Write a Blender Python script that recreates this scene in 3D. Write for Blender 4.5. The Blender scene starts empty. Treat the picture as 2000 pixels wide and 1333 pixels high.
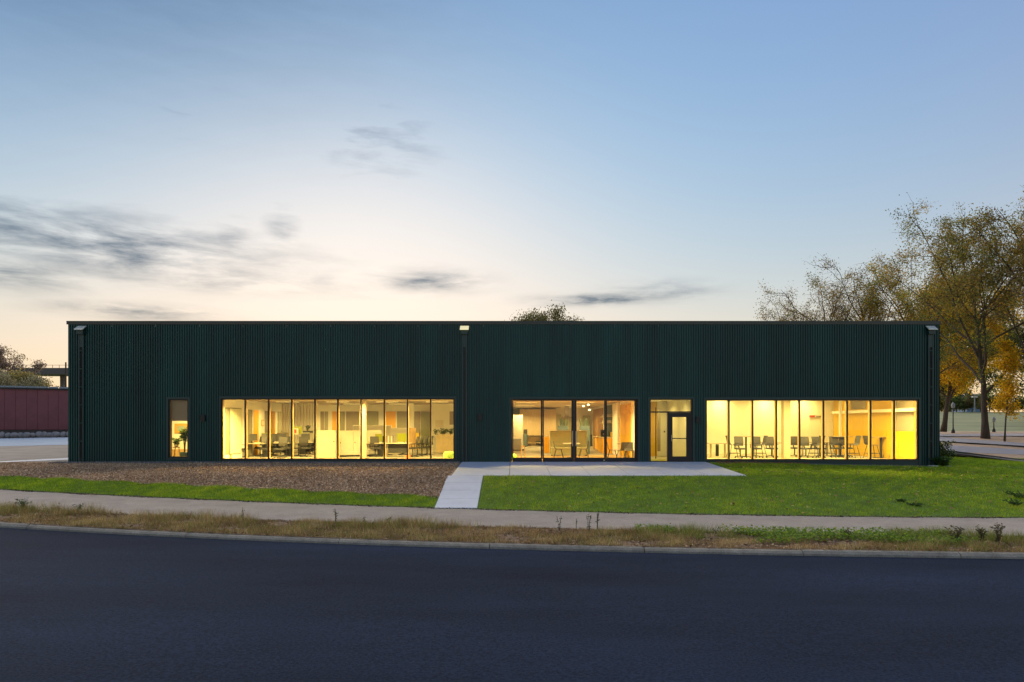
import bpy, bmesh, math, random
import numpy as np
from mathutils import Vector, Matrix

sc = bpy.context.scene
COL = sc.collection
R = math.radians
rng = np.random.default_rng(7)
random.seed(7)

# ------------------------------------------------------------------ camera
F = 1333.33            # focal length in photo pixels (24 mm on 36 mm)
HZ = 830.0             # horizon row of the photo
CZ = 1.66              # camera height above the building floor
D0 = 30.0              # distance to the facade
cam = bpy.data.objects.new('camera', bpy.data.cameras.new('camera'))
COL.objects.link(cam)
cam.location = (0, 0, CZ)
cam.rotation_euler = (math.pi / 2, 0, 0)
cam.data.lens = 24
cam.data.sensor_width = 36
cam.data.shift_y = (HZ - 666.5) / 2000
cam.data.clip_start = 0.1
cam.data.clip_end = 5000
sc.camera = cam

# ------------------------------------------------------------------ sky, sun, exposure
SUN_AZ, SUN_EL = -13.0, 8.0
world = bpy.data.worlds.new('World')
sc.world = world
world.use_nodes = True
nt = world.node_tree
bg = nt.nodes['Background']
bg.inputs[1].default_value = 0.12
sky = nt.nodes.new('ShaderNodeTexSky')
sky.sky_type = 'NISHITA'
sky.sun_disc = False
sky.sun_elevation = R(SUN_EL)
sky.sun_rotation = R(SUN_AZ)
sky.air_density = 1.0
sky.dust_density = 1.0
sky.ozone_density = 4.8


def wn(kind, **kw):
    n = nt.nodes.new(kind)
    for k, v in kw.items():
        setattr(n, k, v)
    return n


def wmath(op, a, b=None, clamp=False):
    n = wn('ShaderNodeMath', operation=op)
    n.use_clamp = clamp
    for i, v in enumerate((a, b)):
        if v is None:
            continue
        if isinstance(v, (int, float)):
            n.inputs[i].default_value = v
        else:
            nt.links.new(v, n.inputs[i])
    return n.outputs[0]


tc = wn('ShaderNodeTexCoord')
sep = wn('ShaderNodeSeparateXYZ')
nt.links.new(tc.outputs['Generated'], sep.inputs[0])
dx, dy, dz = sep.outputs
az = wmath('ARCTAN2', dx, dy)
hor = wmath('SQRT', wmath('ADD', wmath('MULTIPLY', dx, dx), wmath('MULTIPLY', dy, dy)))
el = wmath('ARCTAN2', dz, hor)
comb = wn('ShaderNodeCombineXYZ')
nt.links.new(wmath('MULTIPLY', az, 3.6), comb.inputs[0])
nt.links.new(wmath('MULTIPLY', el, 17.0), comb.inputs[1])
nz = wn('ShaderNodeTexNoise')
nz.inputs['Scale'].default_value = 2.9
nz.inputs['Detail'].default_value = 7
nz.inputs['Roughness'].default_value = 0.6
nz.inputs['Distortion'].default_value = 0.25
nt.links.new(comb.outputs[0], nz.inputs['Vector'])
# cloud banks: azimuth, elevation, half widths (radians), opacity
CLOUDS = [(-0.55, 0.224, 0.19, 0.032, 1.2), (-0.50, 0.203, 0.15, 0.014, 1.0), (-0.67, 0.178, 0.10, 0.018, 1.1), (-0.39, 0.242, 0.025, 0.026, 0.8),
          (-0.325, 0.265, 0.022, 0.03, 0.55), (-0.12, 0.207, 0.065, 0.014, 1.1), (-0.50, 0.144, 0.075, 0.009, 1.2),
          (0.12, 0.180, 0.07, 0.007, 1.6), (-0.27, 0.200, 0.02, 0.009, 0.5), (-0.20, 0.39, 0.09, 0.05, 0.55),
          (-0.48, 0.40, 0.12, 0.05, 0.45), (-0.62, 0.54, 0.42, 0.13, 0.0), (0.21, 0.188, 0.06, 0.012, 0.9),
          (-0.46, 0.19, 0.19, 0.012, 0.7)]
tot = None
for a0, e0, sa, se, op in CLOUDS:
    qa = wmath('MULTIPLY', wmath('SUBTRACT', az, a0), 1 / sa)
    qe = wmath('MULTIPLY', wmath('SUBTRACT', el, e0), 1 / se)
    r2 = wmath('ADD', wmath('MULTIPLY', qa, qa), wmath('MULTIPLY', qe, qe))
    g = wmath('MULTIPLY', wmath('EXPONENT', wmath('MULTIPLY', r2, -0.8)), op)
    tot = g if tot is None else wmath('MAXIMUM', tot, g)
nfac = wmath('MULTIPLY', wmath('SUBTRACT', nz.outputs['Fac'], 0.33), 2.9, True)
cloud = wmath('MULTIPLY', tot, nfac, True)
qa = wmath('MULTIPLY', wmath('SUBTRACT', az, -0.66), 1 / 0.5)
qe = wmath('MULTIPLY', wmath('SUBTRACT', el, 0.62), 1 / 0.2)
veil = wmath('EXPONENT', wmath('MULTIPLY', wmath('ADD', wmath('MULTIPLY', qa, qa), wmath('MULTIPLY', qe, qe)), -0.7))
veil = wmath('MULTIPLY', veil, wmath('ADD', wmath('MULTIPLY', nz.outputs['Fac'], 0.35), 0.6))
cloud = wmath('MAXIMUM', cloud, veil)


def wvec(op, a, b):
    n = wn('ShaderNodeVectorMath', operation=op)
    for i, v in enumerate((a, b)):
        if isinstance(v, tuple):
            n.inputs[i].default_value = v
        else:
            nt.links.new(v, n.inputs[i])
    return n.outputs[0]


# soft shoulder on the sky's brightness (thin high haze evens it out) and dusk warmth near the horizon
ldot = wn('ShaderNodeVectorMath', operation='DOT_PRODUCT')
nt.links.new(sky.outputs[0], ldot.inputs[0])
ldot.inputs[1].default_value = (0.2126, 0.7152, 0.0722)
lum3 = wn('ShaderNodeCombineXYZ')
for k in range(3):
    nt.links.new(ldot.outputs['Value'], lum3.inputs[k])
vivid = wvec('SUBTRACT', wvec('MULTIPLY', sky.outputs[0], (1.6, 1.6, 1.6)), wvec('MULTIPLY', lum3.outputs[0], (0.6, 0.6, 0.6)))
vivid = wvec('POWER', wvec('MAXIMUM', vivid, (0.0, 0.0, 0.0)), (1.25, 1.25, 1.25))
SH, HAZE = 1.06 / 0.12, 0.12
soft = wvec('MULTIPLY', wvec('DIVIDE', vivid, wvec('ADD', vivid, (5.6, 5.6, 5.6))), (SH * (1 - HAZE),) * 3)
soft = wvec('ADD', soft, (SH * HAZE * 1.0, SH * HAZE * 0.95, SH * HAZE * 1.0))
warm = wn('ShaderNodeMix', data_type='RGBA')
nt.links.new(wmath('MULTIPLY', wmath('EXPONENT', wmath('MULTIPLY', wmath('ABSOLUTE', el), -4.7)), 0.97), warm.inputs[0])
nt.links.new(soft, warm.inputs[6])
warm.inputs[7].default_value = (0.90 / 0.12, 0.62 / 0.12, 0.34 / 0.12, 1)
dusk = warm.outputs[2]
mixc = wn('ShaderNodeMix', data_type='RGBA', blend_type='MULTIPLY')
nt.links.new(cloud, mixc.inputs[0])
nt.links.new(dusk, mixc.inputs[6])
mixc.inputs[7].default_value = (0.28, 0.34, 0.42, 1)
nt.links.new(mixc.outputs[2], bg.inputs[0])

sun = bpy.data.objects.new('sun', bpy.data.lights.new('sun', 'SUN'))
COL.objects.link(sun)
sun.data.energy = 5.0
sun.data.angle = R(120)   # the afterglow is broad: no sharp shadows anywhere
sun.data.color = (1, 0.84, 0.66)
sdir = Vector((math.sin(R(SUN_AZ)) * math.cos(R(SUN_EL)), math.cos(R(SUN_AZ)) * math.cos(R(SUN_EL)), math.sin(R(SUN_EL))))
sun.rotation_euler = sdir.to_track_quat('Z', 'Y').to_euler()

vs = sc.view_settings
vs.view_transform = 'Standard'
vs.look = 'None'
vs.gamma = 1
vs.use_curve_mapping = False
vs.exposure = 0.3
sc.cycles.use_denoising = True
sc.cycles.max_bounces = 8
sc.cycles.transparent_max_bounces = 16
sc.cycles.caustics_reflective = False
sc.cycles.caustics_refractive = False
sc.cycles.sample_clamp_indirect = 6


# ------------------------------------------------------------------ materials
def mat(name, col, rough=0.6, metal=0.0, var=0.0, scale=8.0, bump=0.0, bscale=None, spec=0.5, emit=None, stretch=None, col2=None, speck=0.0, sscale=40):
    m = bpy.data.materials.new(name)
    m.use_nodes = True
    t = m.node_tree
    b = t.nodes['Principled BSDF']
    b.inputs['Base Color'].default_value = (*col, 1)
    b.inputs['Roughness'].default_value = rough
    b.inputs['Metallic'].default_value = metal
    b.inputs['Specular IOR Level'].default_value = spec
    if var or bump or col2:
        co = t.nodes.new('ShaderNodeTexCoord')
        mp = t.nodes.new('ShaderNodeMapping')
        if stretch:
            mp.inputs['Scale'].default_value = stretch
        t.links.new(co.outputs['Object'], mp.inputs[0])
    if var or col2:
        n = t.nodes.new('ShaderNodeTexNoise')
        n.inputs['Scale'].default_value = scale
        n.inputs['Detail'].default_value = 6
        n.inputs['Roughness'].default_value = 0.65
        t.links.new(mp.outputs[0], n.inputs['Vector'])
        r = t.nodes.new('ShaderNodeValToRGB')
        c1 = tuple(c * (1 - var) for c in col)
        c2 = tuple(min(1, c * (1 + var)) for c in (col2 or col))
        r.color_ramp.elements[0].position = 0.3
        r.color_ramp.elements[1].position = 0.7
        r.color_ramp.elements[0].color = (*c1, 1)
        r.color_ramp.elements[1].color = (*c2, 1)
        t.links.new(n.outputs['Fac'], r.inputs[0])
        t.links.new(r.outputs[0], b.inputs['Base Color'])
        if speck:                      # aggregate grains
            n3 = t.nodes.new('ShaderNodeTexNoise')
            n3.inputs['Scale'].default_value = sscale
            n3.inputs['Detail'].default_value = 3
            n3.inputs['Roughness'].default_value = 0.8
            t.links.new(co.outputs['Object'], n3.inputs['Vector'])
            r3 = t.nodes.new('ShaderNodeMapRange')
            r3.inputs[1].default_value = 0.33
            r3.inputs[2].default_value = 0.67
            r3.inputs[3].default_value = 1 - speck
            r3.inputs[4].default_value = 1 + speck
            t.links.new(n3.outputs['Fac'], r3.inputs[0])
            mu = t.nodes.new('ShaderNodeMix')
            mu.data_type = 'RGBA'
            mu.blend_type = 'MULTIPLY'
            mu.inputs[0].default_value = 1.0
            t.links.new(r.outputs[0], mu.inputs[6])
            t.links.new(r3.outputs[0], mu.inputs[7])
            t.links.new(mu.outputs[2], b.inputs['Base Color'])
    if bump:
        n2 = t.nodes.new('ShaderNodeTexNoise')
        n2.inputs['Scale'].default_value = bscale or scale * 4
        n2.inputs['Detail'].default_value = 5
        t.links.new(mp.outputs[0], n2.inputs['Vector'])
        bp = t.nodes.new('ShaderNodeBump')
        bp.inputs['Strength'].default_value = bump
        bp.inputs['Distance'].default_value = 0.02
        t.links.new(n2.outputs['Fac'], bp.inputs['Height'])
        t.links.new(bp.outputs[0], b.inputs['Normal'])
    if emit:
        b.inputs['Emission Color'].default_value = (*emit[0], 1)
        b.inputs['Emission Strength'].default_value = emit[1]
    return m


def leafmat(name, transl=0.5, rough=0.6):
    """colour from the per-leaf attribute 'col'"""
    m = bpy.data.materials.new(name)
    m.use_nodes = True
    t = m.node_tree
    b = t.nodes['Principled BSDF']
    b.inputs['Roughness'].default_value = rough
    b.inputs['Specular IOR Level'].default_value = 0.25
    a = t.nodes.new('ShaderNodeAttribute')
    a.attribute_name = 'col'
    t.links.new(a.outputs['Color'], b.inputs['Base Color'])
    if transl:
        tr = t.nodes.new('ShaderNodeBsdfTranslucent')
        t.links.new(a.outputs['Color'], tr.inputs[0])
        mx = t.nodes.new('ShaderNodeMixShader')
        mx.inputs[0].default_value = transl
        t.links.new(b.outputs[0], mx.inputs[1])
        t.links.new(tr.outputs[0], mx.inputs[2])
        t.links.new(mx.outputs[0], t.nodes['Material Output'].inputs[0])
    return m


def glassmat(name):
    m = bpy.data.materials.new(name)
    m.use_nodes = True
    t = m.node_tree
    t.nodes.remove(t.nodes['Principled BSDF'])
    g = t.nodes.new('ShaderNodeBsdfGlossy')
    g.inputs['Roughness'].default_value = 0.01
    tr = t.nodes.new('ShaderNodeBsdfTransparent')
    tr.inputs[0].default_value = (0.97, 0.985, 0.96, 1)
    fr = t.nodes.new('ShaderNodeFresnel')
    fr.inputs[0].default_value = 1.45
    mx = t.nodes.new('ShaderNodeMixShader')
    t.links.new(fr.outputs[0], mx.inputs[0])
    t.links.new(tr.outputs[0], mx.inputs[1])
    t.links.new(g.outputs[0], mx.inputs[2])
    t.links.new(mx.outputs[0], t.nodes['Material Output'].inputs[0])
    return m


def sheermat(name, col, thru):
    m = bpy.data.materials.new(name)
    m.use_nodes = True
    t = m.node_tree
    b = t.nodes['Principled BSDF']
    b.inputs['Base Color'].default_value = (*col, 1)
    b.inputs['Roughness'].default_value = 0.9
    tr = t.nodes.new('ShaderNodeBsdfTransparent')
    mx = t.nodes.new('ShaderNodeMixShader')
    mx.inputs[0].default_value = thru
    t.links.new(b.outputs[0], mx.inputs[1])
    t.links.new(tr.outputs[0], mx.inputs[2])
    t.links.new(mx.outputs[0], t.nodes['Material Output'].inputs[0])
    return m


WARM = (1.0, 0.70, 0.19)
M = {
    'clad': mat('green_steel', (0.004, 0.050, 0.045), 0.42, 0.0, 0.3, 2.5, spec=0.4, stretch=(0.6, 1, 0.08)),
    'trim': mat('green_trim', (0.012, 0.045, 0.042), 0.4, spec=0.5),
    'cap': mat('coping_metal', (0.035, 0.045, 0.033), 0.4, spec=0.5),
    'black': mat('black_metal', (0.008, 0.008, 0.008), 0.45),
    'bronze': mat('dark_bronze_frame', (0.012, 0.010, 0.008), 0.4),
    'tan': mat('tan_frame', (0.42, 0.27, 0.10), 0.5),
    'pale': mat('pale_metal', (0.62, 0.64, 0.52), 0.4, 0.0, 0.15, 20),
    'white': mat('white_plaster', (0.80, 0.78, 0.72), 0.8, 0, 0.03, 2),
    'deck': mat('brown_deck', (0.30, 0.235, 0.15), 0.8, 0, 0.12, 3),
    'yellow': mat('yellow_paint', (0.66, 0.41, 0.010), 0.6, 0, 0.04, 2),
    'orange': mat('orange_door', (0.80, 0.40, 0.01), 0.5),
    'taupe': mat('taupe', (0.28, 0.235, 0.165), 0.7, 0, 0.06, 4),
    'grey': mat('grey_fabric', (0.20, 0.19, 0.18), 0.9, 0, 0.1, 30),
    'darkgrey': mat('dark_grey', (0.035, 0.035, 0.035), 0.7),
    'meshback': mat('mesh_back', (0.07, 0.065, 0.06), 0.8),
    'steel': mat('steel', (0.55, 0.54, 0.52), 0.3, 0.9),
    'wood': mat('oak', (0.50, 0.32, 0.14), 0.5, 0, 0.2, 3, stretch=(6, 6, 0.6)),
    'palewood': mat('pale_oak', (0.62, 0.48, 0.29), 0.5, 0, 0.14, 3, stretch=(6, 6, 0.5)),
    'brownwood': mat('walnut', (0.32, 0.16, 0.05), 0.5, 0, 0.2, 3, stretch=(6, 6, 0.5)),
    'desk': mat('desk_laminate', (0.62, 0.54, 0.40), 0.45),
    'cabw': mat('white_cabinet', (0.58, 0.54, 0.45), 0.5, 0, 0.02, 2),
    'lime': mat('lime_felt', (0.28, 0.32, 0.015), 0.9, 0, 0.06, 30),
    'sage': mat('sage_upholstery', (0.36, 0.37, 0.22), 0.9, 0, 0.06, 30),
    'greenpouf': mat('green_pouf', (0.16, 0.26, 0.05), 0.9, 0, 0.06, 30),
    'curtain': mat('curtain', (0.50, 0.50, 0.34), 0.9, 0, 0.08, 12),
    'curtainw': mat('white_curtain', (0.74, 0.71, 0.62), 0.9, 0, 0.03, 12),
    'darkgreen': mat('dark_green_wall', (0.05, 0.085, 0.045), 0.7),
    'bluebox': mat('blue_grey_box', (0.10, 0.15, 0.16), 0.7),
    'carpet': mat('carpet', (0.42, 0.38, 0.30), 0.95, 0, 0.1, 6),
    'floorwood': mat('orange_wood_floor', (0.50, 0.30, 0.11), 0.45, 0, 0.2, 2, stretch=(6, 0.6, 1)),
    'shade': mat('roller_shade', (0.30, 0.25, 0.18), 0.9),
    'paper': mat('paper', (0.72, 0.66, 0.52), 0.8),
    'red': mat('red_print', (0.5, 0.05, 0.02), 0.7),
    'orangebin': mat('orange_plastic', (0.7, 0.12, 0.02), 0.4),
    'screen': mat('screen_back', (0.10, 0.10, 0.10), 0.4),
    'glass': glassmat('window_glass'),
    'frosted': mat('office_glass', (0.28, 0.26, 0.17), 0.25),
    'lamp': mat('lamp_diffuser', (0.9, 0.9, 0.9), 0.5, emit=(WARM, 1.5)),
    'lampk': mat('kitchen_lamp_diffuser', (0.9, 0.9, 0.9), 0.5, emit=((1.0, 0.63, 0.16), 1.5)),
    'lampy': mat('meeting_lamp_diffuser', (0.9, 0.9, 0.9), 0.5, emit=((1.0, 0.72, 0.17), 1.5)),
    'bulb': mat('bulb', (0.9, 0.9, 0.9), 0.5, emit=((1.0, 0.78, 0.35), 4)),
    'leaf': leafmat('leaf'),
    'blade': leafmat('grass_blade', 0.25),
    'chip': leafmat('loose_matter', 0.0, 0.9),
    'bark': mat('bark', (0.075, 0.058, 0.042), 0.95, 0, 0.35, 10, 0.8, 25, stretch=(1, 1, 0.25)),
    'asphalt': mat('road_asphalt', (0.011, 0.021, 0.043), 0.9, 0, 0.32, 0.35, 0.6, 90, spec=0.06, stretch=(0.35, 1.3, 1), speck=0.5, sscale=26),
    'path': mat('path_asphalt', (0.34, 0.305, 0.25), 0.9, 0, 0.14, 1.6, 0.5, 70, spec=0.2, speck=0.22, sscale=30),
    'concrete': mat('concrete', (0.62, 0.66, 0.68), 0.85, 0, 0.08, 1.2, 0.25, 50, speck=0.06, sscale=20),
    'kerb': mat('kerb_concrete', (0.27, 0.25, 0.19), 0.9, 0, 0.3, 3, 0.5, 50, speck=0.25, sscale=30),
    'soil': mat('soil', (0.075, 0.055, 0.035), 1.0, 0, 0.35, 3, 0.8, 30),
    'turf': mat('turf', (0.10, 0.18, 0.012), 1.0, 0, 0.4, 2, 0.6, 40),
    'mulch': mat('mulch_bed', (0.36, 0.25, 0.155), 1.0, 0, 0.35, 12, 1.0, 60),
    'verge': mat('verge_soil', (0.20, 0.135, 0.075), 1.0, 0, 0.4, 3, 0.8, 40),
    'gravel': mat('gravel', (0.20, 0.20, 0.20), 1.0, 0, 0.4, 40, 1.0, 60),
    'dirt': mat('gravel_lot', (0.24, 0.215, 0.18), 1.0, 0, 0.25, 0.8, 0.8, 20),
    'field': mat('far_field', (0.19, 0.22, 0.10), 1.0, 0, 0.35, 0.15, stretch=(0.4, 2, 1)),
    'leaflitter': mat('leaf_litter', (0.42, 0.30, 0.19), 1.0, 0, 0.4, 0.9, 0.6, 12, stretch=(0.5, 2, 1)),
    'road2': mat('far_road', (0.30, 0.30, 0.32), 0.9, 0, 0.12, 0.6),
    'redpanel': mat('red_panel', (0.24, 0.075, 0.075), 0.7, 0, 0.12, 1.2),
    'stone': mat('boulder_stone', (0.30, 0.28, 0.26), 0.9, 0, 0.3, 3, 0.6, 12),
    'capblue': mat('grey_cap', (0.26, 0.30, 0.31), 0.45),
    'bridge': mat('bridge_steel', (0.11, 0.10, 0.10), 0.8),
    'blueb': mat('blue_siding', (0.10, 0.20, 0.33), 0.6),
    'drive': mat('drive_concrete', (0.24, 0.33, 0.42), 0.9, 0, 0.1, 0.8),
    'glowhood': mat('glowing_hood', (0.7, 0.68, 0.45), 0.5, emit=((1.0, 0.86, 0.42), 0.55)),
    'pot': mat('blue_pot', (0.05, 0.085, 0.10), 0.4),
    'gold': mat('gold_frame', (0.55, 0.32, 0.04), 0.4),
    'art': mat('landscape_print', (0.35, 0.28, 0.20), 0.7, col2=(0.25, 0.45, 0.35), scale=6),
    'slat': mat('slat_wood', (0.55, 0.42, 0.25), 0.6, 0, 0.15, 5),
    'limegreen': mat('lime_plastic', (0.25, 0.55, 0.06), 0.4),
    'olive': mat('olive_mat', (0.30, 0.30, 0.03), 0.9),
}


# each cladding sheet is a little different in tone
_t = M['clad'].node_tree
_b = _t.nodes['Principled BSDF']
_src = _b.inputs['Base Color'].links[0].from_socket
_oi = _t.nodes.new('ShaderNodeObjectInfo')
_mr = _t.nodes.new('ShaderNodeMapRange')
_mr.inputs[3].default_value, _mr.inputs[4].default_value = 0.86, 1.14
_t.links.new(_oi.outputs['Random'], _mr.inputs[0])
_mx = _t.nodes.new('ShaderNodeMix')
_mx.data_type, _mx.blend_type = 'RGBA', 'MULTIPLY'
_mx.inputs[0].default_value = 1.0
_t.links.new(_src, _mx.inputs[6])
_t.links.new(_mr.outputs[0], _mx.inputs[7])
_t.links.new(_mx.outputs[2], _b.inputs['Base Color'])


# ------------------------------------------------------------------ mesh helpers
class MB:
    def __init__(self):
        self.v, self.f, self.m = [], [], []

    def quad(self, a, b, c, d, mi=0):
        n = len(self.v)
        self.v += [a, b, c, d]
        self.f.append((n, n + 1, n + 2, n + 3))
        self.m.append(mi)
        return self

    def box(self, x0, x1, y0, y1, z0, z1, mi=0, front=None):
        n = len(self.v)
        self.v += [(x0, y0, z0), (x1, y0, z0), (x1, y1, z0), (x0, y1, z0), (x0, y0, z1), (x1, y0, z1), (x1, y1, z1), (x0, y1, z1)]
        fs = [(0, 3, 2, 1), (4, 5, 6, 7), (0, 1, 5, 4), (1, 2, 6, 5), (2, 3, 7, 6), (3, 0, 4, 7)]
        for i, q in enumerate(fs):
            self.f.append(tuple(n + k for k in q))
            self.m.append(front if (front is not None and i == 2) else mi)
        return self

    def bar(self, p, q, w, h, mi=0):
        """rectangular bar from p to q"""
        p, q = Vector(p), Vector(q)
        d = (q - p).normalized()
        up = Vector((0, 0, 1)) if abs(d.z) < 0.95 else Vector((0, 1, 0))
        s = d.cross(up).normalized()
        t = s.cross(d)
        n = len(self.v)
        for e in (p, q):
            for a, b in ((-1, -1), (1, -1), (1, 1), (-1, 1)):
                self.v.append(tuple(e + s * (a * w / 2) + t * (b * h / 2)))
        for q4 in ((0, 1, 2, 3), (7, 6, 5, 4), (0, 4, 5, 1), (1, 5, 6, 2), (2, 6, 7, 3), (3, 7, 4, 0)):
            self.f.append(tuple(n + k for k in q4))
            self.m.append(mi)
        return self

    def tube(self, pts, rad, n=6, mi=0, cap=True):
        pts = [Vector(p) for p in pts]
        if isinstance(rad, (int, float)):
            rad = [rad] * len(pts)
        base = len(self.v)
        prev = None
        for i, p in enumerate(pts):
            a = pts[max(0, i - 1)]
            b = pts[min(len(pts) - 1, i + 1)]
            d = (b - a)
            d = d.normalized() if d.length > 1e-9 else Vector((0, 0, 1))
            if prev is None:
                up = Vector((0, 0, 1)) if abs(d.z) < 0.9 else Vector((1, 0, 0))
                s = d.cross(up).normalized()
            else:
                s = (prev - d * prev.dot(d)).normalized()
            prev = s
            t = d.cross(s)
            for k in range(n):
                an = 2 * math.pi * k / n
                self.v.append(tuple(p + (s * math.cos(an) + t * math.sin(an)) * rad[i]))
        for i in range(len(pts) - 1):
            for k in range(n):
                a = base + i * n + k
                b = base + i * n + (k + 1) % n
                self.f.append((a, a + n, b + n, b))
                self.m.append(mi)
        if cap:
            self.f.append(tuple(base + k for k in range(n)))
            self.f.append(tuple(base + (len(pts) - 1) * n + k for k in reversed(range(n))))
            self.m += [mi, mi]
        return self

    def lathe(self, prof, c=(0, 0, 0), n=12, mi=0):
        base = len(self.v)
        for r, z in prof:
            for k in range(n):
                an = 2 * math.pi * k / n
                self.v.append((c[0] + r * math.cos(an), c[1] + r * math.sin(an), c[2] + z))
        for i in range(len(prof) - 1):
            for k in range(n):
                a = base + i * n + k
                b = base + i * n + (k + 1) % n
                self.f.append((a, b, b + n, a + n))
                self.m.append(mi)
        self.f.append(tuple(base + k for k in reversed(range(n))))
        self.f.append(tuple(base + (len(prof) - 1) * n + k for k in range(n)))
        self.m += [mi, mi]
        return self

    def prism(self, poly, y0, y1, mi=0):
        """poly of (x,z) extruded along y"""
        n = len(poly)
        b = len(self.v)
        self.v += [(x, y0, z) for x, z in poly] + [(x, y1, z) for x, z in poly]
        self.f.append(tuple(b + i for i in range(n)))
        self.f.append(tuple(b + n + i for i in reversed(range(n))))
        self.m += [mi, mi]
        for i in range(n):
            j = (i + 1) % n
            self.f.append((b + i, b + n + i, b + n + j, b + j))
            self.m.append(mi)
        return self

    def build(self, name, mats, parent=None, smooth=False, bevel=0.0):
        me = bpy.data.meshes.new(name)
        me.from_pydata([tuple(v) for v in self.v], [], self.f)
        if not isinstance(mats, (list, tuple)):
            mats = [mats]
        for m in mats:
            me.materials.append(M[m] if isinstance(m, str) else m)
        me.polygons.foreach_set('material_index', self.m)
        if smooth:
            me.polygons.foreach_set('use_smooth', [True] * len(me.polygons))
        bm = bmesh.new()
        bm.from_mesh(me)
        bmesh.ops.recalc_face_normals(bm, faces=bm.faces)
        if bevel:
            bmesh.ops.remove_doubles(bm, verts=bm.verts, dist=1e-5)
            bmesh.ops.bevel(bm, geom=list(bm.edges), offset=bevel, segments=2, affect='EDGES', profile=0.5)
        bm.to_mesh(me)
        bm.free()
        o = bpy.data.objects.new(name, me)
        COL.objects.link(o)
        o.parent = parent
        return o


def fastmesh(name, V, faces, mats, parent=None, cols=None, smooth=False):
    """V (n,3), faces (m,k); cols (n,3) per vertex"""
    me = bpy.data.meshes.new(name)
    V = np.asarray(V, np.float32)
    faces = np.asarray(faces, np.int32)
    m, k = faces.shape
    me.vertices.add(len(V))
    me.vertices.foreach_set('co', V.ravel())
    me.loops.add(m * k)
    me.loops.foreach_set('vertex_index', faces.ravel())
    me.polygons.add(m)
    me.polygons.foreach_set('loop_start', np.arange(m, dtype=np.int32) * k)
    try:
        me.polygons.foreach_set('loop_total', np.full(m, k, np.int32))
    except Exception:
        pass
    if smooth:
        me.polygons.foreach_set('use_smooth', np.ones(m, bool))
    me.update(calc_edges=True)
    if cols is not None:
        at = me.attributes.new('col', 'FLOAT_COLOR', 'POINT')
        c4 = np.ones((len(V), 4), np.float32)
        c4[:, :3] = cols
        at.data.foreach_set('color', c4.ravel())
    for mm in (mats if isinstance(mats, (list, tuple)) else [mats]):
        me.materials.append(M[mm])
    o = bpy.data.objects.new(name, me)
    COL.objects.link(o)
    o.parent = parent
    return o


def tag(o, label=None, cat=None, group=None, kind=None):
    if label:
        o['label'] = label
    if cat:
        o['category'] = cat
    if group:
        o['group'] = group
    if kind:
        o['kind'] = kind
    return o


def thing(name, label, cat, loc=(0, 0, 0), rz=0.0, group=None):
    o = bpy.data.objects.new(name, None)
    o.empty_display_size = 0.2
    COL.objects.link(o)
    o.location = loc
    o.rotation_euler = (0, 0, rz)
    return tag(o, label, cat, group)


KIDS = {}


def copy_tree(src, parent=None):
    c = src.copy()
    COL.objects.link(c)
    c.parent = parent
    for ch in [o for o in src.children]:
        copy_tree(ch, c)
    return c


def dup(src, loc, rz, label, group=None):
    c = copy_tree(src)
    c.location = loc
    c.rotation_euler = (0, 0, rz)
    return tag(c, label, None, group)


def X(u, Z=0.0):
    return (u - 1000.0) * (D0 + Z) / F


def H(v, Z=0.0):
    return CZ - (v - HZ) * (D0 + Z) / F


# ------------------------------------------------------------------ terrain
KU = [0, 350, 700, 1000, 1350, 1650, 2000]


def linepts(vs_, zs):
    out = []
    for u, v, z in zip(KU, vs_, zs):
        Y = F * (CZ - z) / (v - HZ)
        out.append(((u - 1000) * Y / F, Y, z))
    return np.array(out)


def curve(pts, deg=2):
    x, y, z = pts.T
    py = np.polyfit(x, y, deg)
    pz = np.polyfit(x, z, deg)
    x0, x1 = -24.0, 20.0

    def f(xx):
        xx = np.asarray(xx, float)
        xc = np.clip(xx, x0, x1)
        yy = np.polyval(py, xc) + np.polyval(np.polyder(py), xc) * (xx - xc)
        zz = np.polyval(pz, np.clip(xx, x[0] - 3, x[-1] + 3))
        return yy, zz
    return f


kerbf = curve(linepts([1022, 1042, 1055, 1063, 1073, 1078, 1082], [-.75, -.85, -.92, -.95, -.97, -.98, -.98]), 3)
nearf = curve(linepts([993, 1009.5, 1023, 1032, 1038.5, 1043, 1050], [-.65, -.78, -.88, -.92, -.95, -.95, -.95]), 3)
farf = curve(linepts([958, 972, 991, 998.5, 1003.5, 1010, 1013], [-.5, -.66, -.84, -.9, -.92, -.92, -.92]), 3)
KH = 0.105


def sst(a, b, t):
    t = np.clip((t - a) / (b - a), 0, 1)
    return t * t * (3 - 2 * t)


def zback(x, y):
    left = np.interp(y, [30, 40, 55, 80, 200, 600], [0, .2, .62, .7, 1.5, 3.0])
    right = np.interp(y, [30, 39, 43, 50, 95, 140, 600], [-.16, -.10, .40, .87, .95, 4.4, 6.0])
    w = sst(-20, 18, np.asarray(x, float))
    return left * (1 - w) + right * w


def zt(x, y):
    """ground height for any x, y (vectorised)"""
    x = np.asarray(x, float)
    y = np.asarray(y, float)
    x, y = np.broadcast_arrays(x, y)
    yk, zk = kerbf(x)
    yn, zn = nearf(x)
    yf, zf = farf(x)
    z0 = -0.16 * sst(8.5, 19, x)
    zp = z0 - 0.216
    ys = [np.full_like(x, -60.0), yk - 8, yk - 0.001, yk, yn, yf, np.maximum(np.full_like(x, 24.6), yf + 0.6), np.full_like(x, 30.0)]
    zs = [zk - KH + 0.05, zk - KH + 0.08, zk - KH, zk, zn, zf, zp, z0]
    out = np.array(zs[0], float)
    for i in range(len(ys) - 1):
        t = np.clip((y - ys[i]) / (ys[i + 1] - ys[i]), 0, 1)
        sel = y >= ys[i]
        out = np.where(sel, zs[i] * (1 - t) + zs[i + 1] * t, out)
    return np.where(y > 30, zback(x, y), out)


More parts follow.
